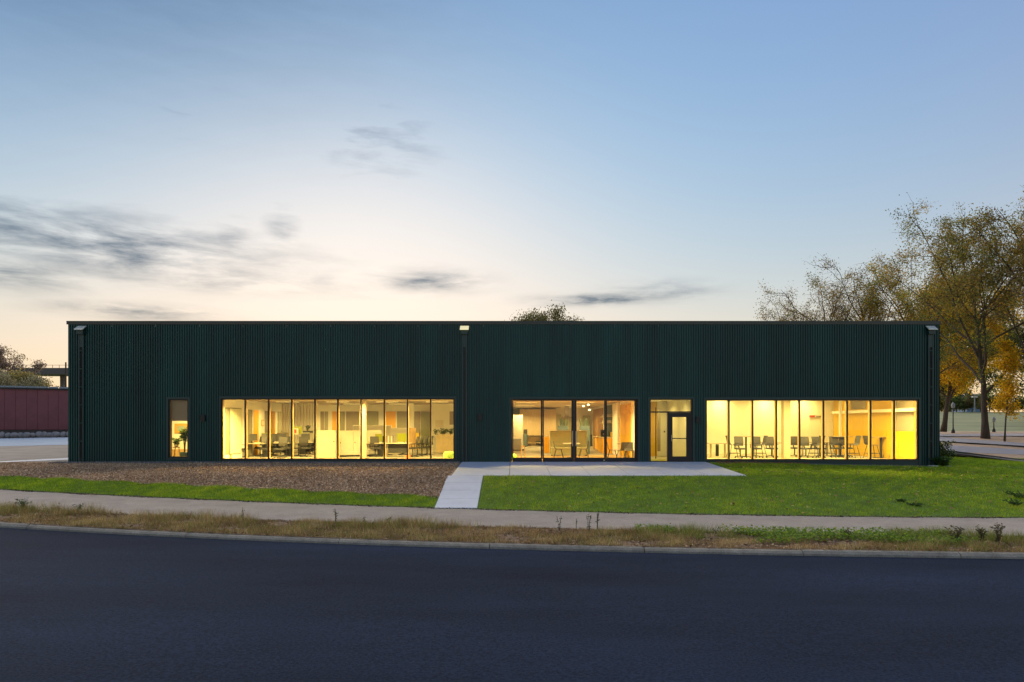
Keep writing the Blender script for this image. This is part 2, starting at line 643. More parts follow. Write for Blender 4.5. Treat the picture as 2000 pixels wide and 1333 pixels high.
def ray(u, v, ymin=6.0, ymax=400.0):
    """where the sight line through photo point u, v meets the ground"""
    Y = np.concatenate([np.linspace(ymin, 60, 4000), np.linspace(60.1, ymax, 4000)])
    xs = (u - 1000) * Y / F
    zr = CZ - (v - HZ) * Y / F
    d = zr - zt(xs, Y)
    i = int(np.argmax(d < 0))
    return float(xs[i]), float(Y[i]), float(zt(xs[i], Y[i]))


# ------------------------------------------------------------------ ground sheets
def sheet(name, x0, x1, fn, ff, nx, ny, dz, m, parent=None, kind='structure', xs=None):
    xs = np.linspace(x0, x1, nx + 1) if xs is None else np.asarray(xs, float)
    a, b = np.asarray(fn(xs), float) + 0 * xs, np.asarray(ff(xs), float) + 0 * xs
    t = np.linspace(0, 1, ny + 1)
    XX = np.repeat(xs[:, None], ny + 1, 1)
    YY = a[:, None] * (1 - t) + b[:, None] * t
    ZZ = zt(XX, YY) + dz
    V = np.stack([XX, YY, ZZ], -1).reshape(-1, 3)
    n = ny + 1
    i, j = np.meshgrid(np.arange(len(xs) - 1), np.arange(ny), indexing='ij')
    q = (i * n + j).ravel()
    o = fastmesh(name, V, np.stack([q, q + n, q + n + 1, q + 1], 1), m, parent, smooth=True)
    if parent is None:
        tag(o, kind=kind)
    return o


gx = np.concatenate([[-2500, -900, -400, -200, -120], np.arange(-80, 81, 1.0), [120, 200, 400, 900, 2500]])
gy = np.concatenate([[-300, -100], np.arange(-40, 12, 4.0), np.arange(12, 44, 0.5), np.arange(44, 110, 2.0), [120, 140, 170, 220, 300, 450, 600, 1000, 2500]])
GX, GY = np.meshgrid(gx, gy, indexing='ij')
GZ = zt(GX, GY) - 0.12
GZ = np.where((np.abs(GX) < 21) & (GY > 29) & (GY < 52), -0.45, GZ)
# the steep kerb step must stay below the road sheet
yk_, zk_ = kerbf(GX)
GZ = np.where(GY < yk_ + 0.6, zk_ - KH - 0.15, GZ)
n = len(gy)
i, j = np.meshgrid(np.arange(len(gx) - 1), np.arange(n - 1), indexing='ij')
q = (i * n + j).ravel()
tag(fastmesh('ground', np.stack([GX, GY, GZ], -1).reshape(-1, 3), np.stack([q, q + n, q + n + 1, q + 1], 1), 'field', smooth=True), kind='structure')

kx = np.arange(-70, 70.1, 1.0)
sheet('road', 0, 0, lambda x: np.full_like(x, -30.0), lambda x: kerbf(x)[0] - 0.01, 0, 24, 0.0, 'asphalt', xs=kx)
sheet('path', 0, 0, lambda x: nearf(x)[0], lambda x: farf(x)[0], 0, 6, 0.012, 'path', xs=kx)
sheet('verge', 0, 0, lambda x: kerbf(x)[0] + 0.12, lambda x: nearf(x)[0] + 0.05, 0, 6, 0.002, 'verge', xs=kx)

# kerb: one stone after another with open joints
kerb = thing('kerb', 'long pale concrete kerb along the near edge of the asphalt road', 'kerb', (0, 0, 0))
joints = [-40.0]
for u in (-600, -330, 40, 360, 661, 956, 1259, 1570, 1880, 2200, 2550):
    joints.append((u - 1000) * float(kerbf((u - 1000) / 90.0)[0]) / F)
joints = sorted(joints) + [22.5, 26, 30, 40]
for a, b in zip(joints[:-1], joints[1:]):
    a, b = a + 0.008, b - 0.008
    xs = np.linspace(a, b, 6)
    mb = MB()
    rows = []
    dzr, dyr = random.uniform(-.008, .008), random.uniform(-.01, .01)
    for x in xs:
        y, z = (float(c) for c in kerbf(x))
        y += dyr
        prof = [(-.02, -KH - .06), (0.0, -0.06), (0.055, -0.012 + dzr), (0.13, 0.006 + dzr), (0.13, -0.2)]
        rows.append([(x, y + py, z + pz) for py, pz in prof])
    for r0, r1 in zip(rows[:-1], rows[1:]):
        for k in range(4):
            mb.quad(r0[k], r1[k], r1[k + 1], r0[k + 1])
    for r in (rows[0], rows[-1]):
        c = len(mb.v)
        mb.v += r
        mb.f.append(tuple(range(c, c + 5)))
        mb.m.append(0)
    mb.build('kerb_stone', 'kerb', kerb)

# lawn, mulch bed, gravel strip
mpts = np.array([ray(u, v)[:2] for u, v in ((0, 932), (180, 939), (350, 946.5), (520, 957), (700, 968.5), (860, 969))])
mpoly = np.polyfit(mpts[:, 0], mpts[:, 1], 2)


def mulchedge(x):
    x = np.asarray(x, float)
    xc = np.clip(x, -22, -2)
    y = np.polyval(mpoly, xc) + np.polyval(np.polyder(mpoly), xc) * (x - xc)
    return np.clip(y, farf(x)[0] + 0.25, 29.0)


WX0, WX1 = -2.33, -1.04        # walkway
PX0, PX1, PY = -2.2, 8.5, 24.7  # patio
sheet('lawn_strip', -45, WX0, lambda x: farf(x)[0] - .04, lambda x: mulchedge(x) + .05, 80, 6, 0.016, 'turf')
sheet('mulch_bed', -45, -2.2, lambda x: mulchedge(x), lambda x: np.where(x < -19.6, 30.4, 30.0), 90, 12, 0.006, 'mulch')
lawnend = lambda x: np.where(x < WX1, 24.7, np.where(x < PX1, PY, np.where(x < 19.0, 30.0, 38.0 - .35 * (x - 19.0))))
lx = np.concatenate([np.linspace(WX1, PX1, 21), np.linspace(PX1 + .001, 18.95, 22), np.linspace(19.0, 45, 40)])
sheet('lawn', 0, 0, lambda x: farf(x)[0] - .04, lambda x: np.where(x < PX1 + .0005, PY + .05, lawnend(x)), 0, 16, 0.014, 'turf', xs=lx)

# concrete: patio slabs and walkway slabs with joints
patio = thing('patio', 'pale concrete patio in front of the sliding glass doors', 'patio', (0, 0, 0))


def slab(parent, x0, x1, y0, y1, dz=0.035, g=0.009):
    mb = MB()
    x0, x1, y0, y1 = x0 + g, x1 - g, y0 + g, y1 - g
    c = [(x, y, float(zt(x, y)) + dz) for x, y in ((x0, y0), (x1, y0), (x1, y1), (x0, y1))]
    b = [(x, y, z - .15) for x, y, z in c]
    mb.quad(*c)
    for k in range(4):
        mb.quad(b[k], b[(k + 1) % 4], c[(k + 1) % 4], c[k])
    return mb.build('slab', 'concrete', parent)


pxs = [PX0, X(996), 1.4, 2.85, 4.3, 5.7, 7.1, PX1]
for a, b in zip(pxs[:-1], pxs[1:]):
    for c, d in ((PY, 27.35), (27.35, 29.95)):
        slab(patio, a, b, c, d)
walk = thing('walkway', 'narrow pale concrete walkway joining the asphalt path to the patio', 'walkway', (0, 0, 0))
ye = float(farf(-1.7)[0])
ws = np.linspace(ye - .02, PY, 5)
for a, b in zip(ws[:-1], ws[1:]):
    slab(walk, WX0 + random.uniform(-.01, .01), WX1, a, b, 0.034)

# gravel drip strip along the base of the wall
sheet('gravel_strip', -20.2, -2.25, lambda x: np.full_like(x, 29.45) + .12 * np.sin(x * 1.7), lambda x: np.full_like(x, 29.98), 60, 3, 0.022, 'gravel')
sheet('gravel_strip', 8.8, 19.2, lambda x: np.full_like(x, 29.62) + .08 * np.sin(x * 2.3), lambda x: np.full_like(x, 29.98), 40, 3, 0.022, 'gravel')


def strip(name, near, far, m, dz, xpad0=12, xpad1=60, nx=40, ny=4):
    """ground ribbon between two photo lines ((u,v),(u,v)), prolonged both ways"""
    def lin(l):
        a, b = ray(*l[0]), ray(*l[1])
        s = (b[1] - a[1]) / (b[0] - a[0])
        return a[0], b[0], (lambda x, a=a, s=s: a[1] + s * (np.asarray(x) - a[0]))
    a0, b0, f0 = lin(near)
    a1, b1, f1 = lin(far)
    return sheet(name, min(a0, a1) - xpad0, max(b0, b1) + xpad1, f0, f1, nx, ny, dz, m)


# right-hand background: verge, drives and leaf litter
strip('verge_far', ((1836, 887), (2000, 898)), ((1836, 882), (2000, 889)), 'leaflitter', 0.004)
strip('side_path', ((1836, 891), (2000, 904)), ((1836, 886.5), (2000, 897)), 'road2', 0.010)
strip('side_road', ((1836, 882), (2000, 889)), ((1836, 869), (2000, 879)), 'road2', 0.012)
strip('leaf_litter_ground', ((1836, 869), (2000, 879)), ((1836, 843), (2000, 843.5)), 'leaflitter', 0.004)
strip('parking_lane', ((1836, 862.5), (2000, 872)), ((1836, 854), (2000, 866)), 'road2', 0.014)
strip('parking_lane', ((1836, 853), (2000, 852.5)), ((1836, 848.5), (2000, 847.5)), 'road2', 0.016)
# left-hand background: concrete drive and gravel lot
strip('gravel_lot', ((0, 903), (133, 902)), ((0, 853), (133, 853)), 'dirt', 0.004, 40, 30)
strip('concrete_drive', ((0, 872.5), (133, 869.5)), ((0, 857), (133, 855)), 'drive', 0.014, 40, 30)
strip('concrete_edge', ((0, 904), (133, 899)), ((0, 902.5), (133, 895.5)), 'concrete', 0.018, 20, 2, 20, 2)

# ------------------------------------------------------------------ the building
BX0, BX1 = X(133), X(1834.5)
ZT = H(630)
DEPTH = 20.0
bld = thing('office_building', 'long low dark green corrugated metal office building with lit windows', 'building', (0, D0, 0))
# everything under bld is local: y = metres behind the facade

OPEN = {'narrow': (329.5, 368, 780, 894.5), 'stripl': (432, 888, 778.5, 898.5), 'slider': (998, 1246, 779.5, 904),
        'entry': (1269.5, 1352.5, 779.5, 904), 'stripr': (1378.5, 1794, 780.5, 899.5)}
OP = {k: (X(a), X(b), H(d), H(c)) for k, (a, b, c, d) in OPEN.items()}   # x0,x1,z0,z1
BOT = {'narrow': None, 'stripl': 1, 'slider': 1, 'entry': 1, 'stripr': 1}  # no ribs below these

# ribbed cladding sheet
PITCH = 0.1068
TW = 0.085
xs = []
x = BX0
k = 0
while x < BX1:
    for fx, d in ((0.0, 0.0), (0.34, 0.0), (0.42, -0.038), (0.92, -0.038)):
        xx = x + fx * PITCH
        if xx < BX1:
            xs.append((xx, d))
    x += PITCH
xs.append((BX1, 0.0))
cuts = set()
for a, b, z0, z1 in OP.values():
    cuts |= {a - TW, b + TW}
xa = np.array([p[0] for p in xs])
da = np.array([p[1] for p in xs])
allx = sorted(set(xa.tolist()) | cuts)
SHEET = PITCH * 9
sheets = {}
for a, b in zip(allx[:-1], allx[1:]):
    if b - a < 1e-6:
        continue
    mid = (a + b) / 2
    ya, yb = np.interp([a + 1e-7, b - 1e-7], xa, da)
    segs = [(-0.32, ZT)]
    for kx_, (o0, o1, z0, z1) in OP.items():
        if o0 - TW < mid < o1 + TW:
            segs = [(z1 + TW, ZT)]
            if kx_ == 'narrow':
                segs.append((-0.32, z0 - TW))
    ks = int((mid - BX0) / SHEET)
    clad = sheets.setdefault(ks, MB())
    lap = -0.0025 * (ks % 2)
    ya, yb = ya + lap, yb + lap
    for z0, z1 in segs:
        clad.quad((a, ya, z0), (b, yb, z0), (b, yb, z1), (a, ya, z1))
for ks in sorted(sheets):
    sheets[ks].build('cladding_sheet', 'clad', bld)

# wall core with openings, sides, back, roof
core = MB()
edges = sorted([BX0 + .05, BX1 - .05] + [e for o in OP.values() for e in o[:2]])
for a, b in zip(edges[:-1], edges[1:]):
    mid = (a + b) / 2
    hit = [o for o in OP.values() if o[0] < mid < o[1]]
    if hit:
        core.box(a, b, 0.02, 0.22, hit[0][3], ZT - .2)
        if hit[0][2] > 0.02:
            core.box(a, b, 0.02, 0.22, -0.4, hit[0][2])
        else:
            core.box(a, b, 0.02, 0.22, -0.4, -0.01)
    else:
        core.box(a, b, 0.02, 0.22, -0.4, ZT - .2)
core.build('wall', 'white', bld)
MB().box(BX0 + .02, BX0 + .25, 0.23, DEPTH, -.4, ZT - .05).build('side_wall', 'clad', bld)
MB().box(BX1 - .25, BX1 - .02, 0.23, DEPTH, -.4, ZT - .05).build('side_wall', 'clad', bld)
MB().box(BX0 + .02, BX1 - .02, DEPTH, DEPTH + .2, -.4, ZT - .05).build('rear_wall', 'clad', bld)
MB().box(BX0 + .26, BX1 - .26, 0.23, DEPTH - .01, ZT - .6, ZT - .35).build('roof', 'cap', bld)
MB().box(BX0 - .04, BX1 + .04, -0.06, 0.26, ZT, ZT + .055).box(BX0 - .04, BX1 + .04, -0.055, -0.045, ZT - .10, ZT - .001).build('coping', 'cap', bld)
MB().box(BX0 + .3, BX1 - .3, 0.221, DEPTH - .02, -.3, 0.0).build('floor_slab', 'carpet', bld)
# flashing round the openings and smooth panels below the window strips
for key, (a, b, z0, z1) in OP.items():
    t = MB()
    zb = z0 if key in ('narrow', 'stripl', 'stripr') else -0.3
    t.box(a - TW, a, -0.042, 0.02, (zb - TW) if key == 'narrow' else -0.32, z1 + TW)
    t.box(b, b + TW, -0.042, 0.02, (zb - TW) if key == 'narrow' else -0.32, z1 + TW)
    t.box(a, b, -0.042, 0.02, z1, z1 + TW)
    if key == 'narrow':
        t.box(a, b, -0.042, 0.02, z0 - TW, z0)
    elif key in ('stripl', 'stripr'):
        t.box(a, b, -0.02, 0.02, -0.32, z0 - .03).box(a, b, -0.046, 0.02, z0 - .03, z0)
    t.build('flashing', 'trim', bld)


def frame(name, key, mulls, zb=0.06, fw=0.055, dep=0.19, y0=0.0):
    """window strip: window > frame, mullion, pane"""
    a, b, z0, z1 = OP[key]
    w = MB()
    w.box(a, b, y0 + .01, y0 + dep, z1 - fw, z1, 1, front=0)
    w.box(a, b, y0 + .01, y0 + dep, z0, z0 + zb, 1, front=0)
    w.box(a, a + fw, y0 + .01, y0 + dep, z0 + zb, z1 - fw, 1, front=0)
    w.box(b - fw, b, y0 + .01, y0 + dep, z0 + zb, z1 - fw, 1, front=0)
    win = w.build(name, ['bronze', 'tan'], bld)
    xs = [a + fw] + [e for m in mulls for e in (X(m) - .026, X(m) + .026)] + [b - fw]
    for m in mulls:
        c = X(m)
        MB().box(c - .026, c + .026, y0 + .045, y0 + dep, z0 + zb, z1 - fw, 1).box(c - .03, c + .03, y0 - .005, y0 + .044, z0 + zb, z1 - fw, 0).build('mullion', ['bronze', 'tan'], win)
    for p0, p1 in zip(xs[0::2], xs[1::2]):
        MB().box(p0, p1, y0 + .06, y0 + .068, z0 + zb, z1 - fw).build('pane', 'glass', win)
    return win


frame('window', 'narrow', [])
frame('window', 'stripl', [478.8, 524.4, 569.6, 615, 659.7, 705, 750.6, 795.8, 841.2])
frame('window', 'stripr', [1424, 1470.3, 1516.6, 1562.2, 1608.7, 1655, 1700.8, 1746.8])

# four-panel glazed doors
a, b, z0, z1 = OP['slider']
sl = MB().box(a, b, .02, .19, z1 - .05, z1).box(a, a + .05, .02, .19, .005, z1 - .05).box(b - .05, b, .02, .19, .005, z1 - .05).build('door_frame', 'bronze', bld)
lv = [(1000.5, 1059.4), (1059.8, 1121.3), (1121.6, 1183.2), (1183.6, 1243.6)]
gl = [(1002.6, 1056.6), (1062.2, 1116.4), (1126.2, 1180.4), (1186, 1240.2)]
for i, ((p0, p1), (g0, g1)) in enumerate(zip(lv, gl)):
    p0, p1, g0, g1 = X(p0), X(p1), X(g0), X(g1)
    y = .05 if i in (1, 2) else .09
    zb, ztp = H(894.5), H(783)
    lf = MB().box(p0, g0, y, y + .05, .01, z1 - .052).box(g1, p1, y, y + .05, .01, z1 - .052).box(g0, g1, y, y + .05, .01, zb).box(g0, g1, y, y + .05, ztp, z1 - .052).build('sliding_door', 'black', bld)
    MB().box(g0, g1, y + .02, y + .028, zb, ztp).build('pane', 'glass', lf)
    if i in (1, 2):
        hx = X(1118.2) if i == 1 else X(1125)
        MB().tube([(hx, y - .06, H(872)), (hx, y - .06, H(842))], .018, 8).bar((hx, y - .06, H(869)), (hx, y, H(869)), .014, .014).bar((hx, y - .06, H(845)), (hx, y, H(845)), .014, .014).build('pull_handle', 'steel', lf)
MB().tube([(X(1180), .02, H(899.5)), (X(1180), .05, H(899.5))], .03, 10).build('floor_lock', 'steel', sl)

# entry door unit
a, b, z0, z1 = OP['entry']
en = MB().box(a, b, .02, .19, z1 - .04, z1, 1, 0).box(a, a + .04, .02, .19, .0, z1 - .04, 1, 0).box(b - .05, b, .02, .19, .0, z1 - .04, 1, 0) \
    .box(a + .04, b - .05, .02, .19, H(806.5), H(803.8), 1, 0).box(X(1304), X(1307.5), .02, .19, .0, H(806.5), 1, 0).box(a + .04, X(1304), .02, .19, .0, H(901), 1, 0).build('entry_unit', ['black', 'tan'], bld)
MB().box(a + .04, b - .05, .08, .088, H(803.8), z1 - .04).build('transom_pane', 'glass', en)
MB().box(a + .04, X(1304), .08, .088, H(901), H(806.5)).build('sidelight_pane', 'glass', en)
d0, d1 = X(1307.6), b - .052
g0, g1 = X(1314), X(1341)
dr = MB().box(d0, g0, .04, .09, .01, H(806.7)).box(g1, d1, .04, .09, .01, H(806.7)).box(g0, g1, .04, .09, .01, H(892)).box(g0, g1, .04, .09, H(815), H(806.7)).box(g0, g1, .035, .095, H(857.8), H(856)).build('door', 'black', bld)
MB().box(g0, g1, .06, .068, H(892), H(815)).build('pane', 'glass', dr)
MB().tube([(g0 - .05, -.01, H(862)), (g0 - .05, -.01, H(850))], .012, 6).build('handle', 'steel', dr)

# downpipes in open channels with pale sloped hoods
for u, wh in ((161, 'at the left end of the green facade'), (907.5, 'right of the long window strip'), (1815.5, 'at the right end of the green facade')):
    c = X(u)
    dp = thing('downpipe', 'downpipe channel under a pale sloped hood ' + wh, 'downpipe', (c, D0, 0), 0, 'downpipes on the facade')
    zt_, zb_ = H(645), -.18 if u > 1500 else -.03
    ch = MB().box(-.12, -.06, -.11, -.0405, zb_, H(647)).box(.06, .12, -.11, -.0405, zb_, H(647)).box(-.06, .06, -.05, -.0405, zb_, H(647))
    ch.build('channel', 'trim', dp)
    MB().box(-.058, .058, -.10, -.051, H(679), H(648)).build('cover', 'trim', dp)
    MB().tube([(0, -.075, zb_ + .02), (0, -.075, H(680))], .022, 8).build('pipe', 'black', dp)
    for q in range(7):
        zz = H(686 + q * 35.2)
        if zz > 0.05:
            MB().box(-.075, .075, -.118, -.1105, zz - .018, zz + .018).build('strap', 'clad', dp)
    zz0, zz1 = H(646.5), H(637)
    hood = MB()
    w = .19
    A = [(-w, -.035, zz1), (w, -.035, zz1), (w, -.30, zz0 + .03), (-w, -.30, zz0 + .03)]
    hood.quad(*A)
    B = [(x, y, z - .03) for x, y, z in A]
    hood.quad(*B)
    for q in range(4):
        hood.quad(A[q], A[(q + 1) % 4], B[(q + 1) % 4], B[q])
    hood.build('hood', 'glowhood' if 500 < u < 1500 else 'pale', dp)  # middle hood alone glows: its brightness is put into the material as emission
    MB().prism([(-.16, zz0 - .02), (.16, zz0 - .02), (.13, zz0 - .17), (-.13, zz0 - .17)], -.2, -.036).build('leader_head', 'trim', dp)
    if u > 1500:
        s = MB().box(-.13, .13, -.42, -.08, -.14, -.05).build('splash_block', 'concrete')
        s.location = (c, D0, -.06)
        tag(s, 'small pale concrete splash block under the right end downpipe', 'splash block')

for u, v, wh in ((398, 817, 'between the narrow window and the long window strip'), (937.5, 815, 'left of the sliding glass doors'), (1362.5, 820, 'beside the glazed entry door')):
    wl = thing('wall_light', 'small dark box wall light ' + wh, 'wall light', (X(u), D0, H(v)), 0, 'unlit wall lights')
    MB().box(-.10, .10, -.14, -.034, -.14, .14).build('housing', 'black', wl, bevel=.01)
    MB().box(-.08, .08, -.13, -.05, -.146, -.1405).build('lens', 'screen', wl)

# ------------------------------------------------------------------ interior shell (parts of the building)
CH = 2.87
XL, XK0, XK1, XV, XC = -13.25, -2.2, 5.75, 8.15, 18.5


def wallbox(name, m, *b, front=None, m2=None):
    return MB().box(*b, 0, front).build(name, [m] + ([m2] if m2 else []), bld)


wallbox('partition', 'white', XL - .15, XL, .221, 11.2, 0.002, 3.5)
wallbox('partition', 'white', XL - .15, XK0 - .001, 11.2, 11.35, 0.002, 3.5)
wallbox('partition', 'white', XK0, XK0 + .15, .221, 19.9, 0.002, 3.5)
wallbox('partition', 'white', XK1, XK1 + .15, .221, 19.9, 0.002, 3.5)
wallbox('partition', 'white', XK0 + .151, XK1 - .001, 18.6, 18.75, 0.002, 3.5)
wallbox('partition', 'white', XV, XV + .15, .221, 9.45, 0.002, 3.6)
wallbox('partition', 'yellow', XK1 + .151, XV - .001, 6.0, 6.15, 0.002, 3.5)
wallbox('partition', 'white', XV + .151, XC + .05, 9.3, 9.45, 0.002, 3.6)
wallbox('partition', 'yellow', XC, XC + .05, .221, 9.299, 0.002, 3.6)
wallbox('partition', 'white', BX0 + .3, XL - .151, 4.0, 4.12, 0.002, 3.5)
wallbox('partition', 'white', X(843.5, 9), XK0 - .001, 9.0, 9.12, 0.002, CH - .001)
wallbox('partition', 'white', X(843.5, 9), X(843.5, 9) + .1, 9.121, 11.199, 0.002, CH - .001)
wallbox('ceiling', 'deck', BX0 + .3, XK0 - .001, .222, 11.19, CH, CH + .1)
wallbox('ceiling', 'palewood', XK0 + .151, XK1 - .001, .222, 18.59, CH + .01, CH + .1)
wallbox('ceiling', 'white', XK1 + .151, XV - .001, .222, 5.99, CH + .02, CH + .1)
wallbox('ceiling', 'white', XV + .151, XC - .001, .222, 9.29, 3.4, 3.5)
wallbox('floor_finish', 'floorwood', XK0 + .16, XK1 - .01, .23, 18.59, .001, .006)
wallbox('floor_finish', 'olive', XK1 + .16, XV - .01, .23, 2.6, .001, .007)


# the glazed offices along the left side wall of the open office: z spans in metres behind the facade
def side(u):            # where a sight line to u meets the left side wall
    return XL * F / (u - 1000.0) - D0


def on_left(name, m, u0, u1, z0, z1, proud=.02, parent=None):
    return MB().box(XL + .001, XL + proud, side(u0), side(u1), z0, z1).build(name, m, parent or bld)


on_left('glazed_screen', 'frosted', 439.5, 471, .28, 2.46, .02)
cv = MB()
zz = np.linspace(side(447.5), side(469), 40)
for k in range(39):
    y0, y1 = XL + .05 + .03 * math.sin(k * 1.3), XL + .05 + .03 * math.sin((k + 1) * 1.3)
    cv.quad((y0, zz[k], .3), (y1, zz[k + 1], .3), (y1, zz[k + 1], 2.42), (y0, zz[k], 2.42))
cur = cv.build('curtain', 'curtain')
cur.location = (0, D0, 0)
tag(cur, 'greenish curtain behind the first glazed office at the left end of the long window strip', 'curtain')
on_left('office_door', 'frosted', 484, 492.5, .02, 2.42)
on_left('office_door', 'orange', 495, 504.5, .02, 2.42)
on_left('glazed_screen', 'taupe', 517, 523, .02, 2.40)
on_left('office_door', 'orange', 529.5, 537, .02, 2.40)
on_left('glazed_screen', 'frosted', 542, 549, .02, 2.40)
pic = MB().box(XL + .002, XL + .03, side(510), side(515.2), H(832.5, 6.1), H(820, 6.1)).box(XL + .031, XL + .034, side(511), side(514.3), H(831, 6.1), H(822, 6.1), 1).build('picture', ['gold', 'paper'])
pic.location = (0, D0, 0)
tag(pic, 'small framed picture on the white wall between two orange doors', 'picture')


# back wall of the open office
def on_back(name, m, u0, u1, z0, z1, Z=11.2, proud=.02):
    return MB().box(X(u0, Z), X(u1, Z), Z - proud, Z - .001, z0, z1).build(name, m, bld)


for nme, mm, u0, u1 in (('glazed_screen', 'taupe', 626, 633), ('glazed_screen', 'frosted', 634, 641), ('office_door', 'orange', 649, 659), ('glazed_screen', 'frosted', 662.5, 673.5),
                        ('glazed_screen', 'taupe', 676, 701), ('glazed_screen', 'frosted', 716, 739), ('office_door', 'orange', 752, 773), ('glazed_screen', 'frosted', 775.5, 795),
                        ('glazed_screen', 'taupe', 797.5, 821)):
    on_back(nme, mm, u0, u1, .02, 2.46)


def curtain(u0, u1, Z, z0, z1, m, label, amp=.04, fq=1.15, n=60, thick=True):
    mb = MB()
    xs_ = np.linspace(X(u0, Z), X(u1, Z), n + 1)
    for k in range(n):
        a_, b_ = amp * math.sin(k * fq), amp * math.sin((k + 1) * fq)
        mb.quad((xs_[k], a_, z0), (xs_[k + 1], b_, z0), (xs_[k + 1], b_, z1), (xs_[k], a_, z1))
    o = mb.build('curtain', m, smooth=True)
    o.location = (0, D0 + Z, 0)
    return tag(o, label, 'curtain')


curtain(717, 738, 11.1, .05, 2.44, 'curtain', 'pale curtain left of the wide orange door in the long window strip')
curtain(822, 840, 11.0, .05, 2.44, 'curtain', 'green-grey pleated curtain behind the row of four desk chairs')
curtain(549.5, 613.5, 8.2, .05, CH - .01, 'curtainw', 'tall white pleated curtain wall behind the desks', .05)
MB().box(X(850, 8.9), X(866, 8.9), 8.97, 8.999, H(835.5, 9), H(821, 9)).build('wall_panel', 'paper', bld)
on_back('window_recess', 'shade', 878, 886.5, H(830, 9), H(804, 9), 9.0, .012)
MB().box(X(798.8, 8), X(810, 8) - .06, 8, 8.25, .004, CH - .002).build('column', 'white', bld)
MB().box(X(703, 1.8), X(713.2, 1.8), 1.8, 2.1, .004, CH - .002).build('column', 'taupe', bld)

# ------------------------------------------------------------------ ceiling lights
lamp_n = 0
ORD = ['first', 'second', 'third', 'fourth', 'fifth', 'sixth', 'seventh']
NAMES = ['front row', 'middle row', 'back row']


LCOL = {'lamp': ((1.0, 0.70, 0.20), 165), 'lampk': ((1.0, 0.70, 0.24), 150), 'lampy': ((1.0, 0.74, 0.21), 95)}


def ceiling_light(x, Z, zc, m, label, w=1.2, d=.3, gain=None):
    t = thing('ceiling_light', label, 'ceiling light', (x, D0 + Z, zc), 0, 'ceiling light panels')
    MB().box(-w / 2, w / 2, -d / 2, d / 2, -.02, -.001).build('housing', 'taupe', t)
    MB().box(-w / 2 + .02, w / 2 - .02, -d / 2 + .02, d / 2 - .02, -.024, -.0201).build('diffuser', m, t)
    # louvred fitting: light leaves it within 75 degrees of straight down
    li = bpy.data.lights.new('light_source', 'AREA')
    li.shape = 'RECTANGLE'
    li.size, li.size_y = w - .06, d - .06
    li.color, li.energy = LCOL[m][0], LCOL[m][1] * (.6 if d > .4 else 1) * (.3 if 'lobby' in label else 1) * (gain or 1)
    li.spread = R(150)
    lo_ = bpy.data.objects.new('light_source', li)
    COL.objects.link(lo_)
    lo_.parent = t
    lo_.location = (0, 0, -.03)
    return t


for Z in (1.1, 5.6, 9.2):
    for x in (-11.7, -9.1, -6.5, -3.9):
        if Z > 9 and x > -4.5:
            continue
        ceiling_light(x, Z, CH, 'lamp', 'open office ceiling light panel, %s, %s from the left' % (NAMES[(1.1, 5.6, 9.2).index(Z)], ORD[(-11.7, -9.1, -6.5, -3.9).index(x)]), gain=3.0 if Z < 2 else .55)
for Z in (1.4, 7.0, 12.0, 16.0):
    for x in (0.8, 3.9):
        ceiling_light(x, Z, CH + .01, 'lampk', 'kitchen ceiling light panel, %s row from the doors, %s side' % (ORD[(1.4, 7.0, 12.0, 16.0).index(Z)], 'left' if x < 2 else 'right'), gain=1.9 if Z < 3 else .75)
ceiling_light(-16.0, 2.2, CH, 'lamp', 'warm ceiling light panel in the small room behind the narrow window')
ceiling_light(7.0, 2.0, CH + .02, 'lampy', 'warm ceiling light panel in the entry lobby')
ceiling_light(7.0, 4.6, CH + .02, 'lampy', 'warm ceiling light panel at the back of the entry lobby')
for x in (10.0, 12.3, 14.5, 16.6):
    ceiling_light(x, 1.3, 3.4, 'lampy', 'meeting room ceiling light by the window, %s from the left' % ORD[(10.0, 12.3, 14.5, 16.6).index(x)], gain=3.3)
for u in (1412, 1502, 1575):
    ceiling_light(X(u, 8.6), 8.6, 3.4, 'lampy', 'square ceiling light washing the meeting room back wall, %s from the left' % ORD[(1412, 1502, 1575).index(u)], .5, .5)
for x in (10.5, 13.5, 16.5):
    ceiling_light(x, 5.6, 3.4, 'lampy', 'ceiling light over the middle of the meeting room, %s from the left' % ORD[(10.5, 13.5, 16.5).index(x)], gain=.5)

# ------------------------------------------------------------------ furniture kinds
def at(u, Z, z=0.0):
    return (X(u, Z), D0 + Z, z)


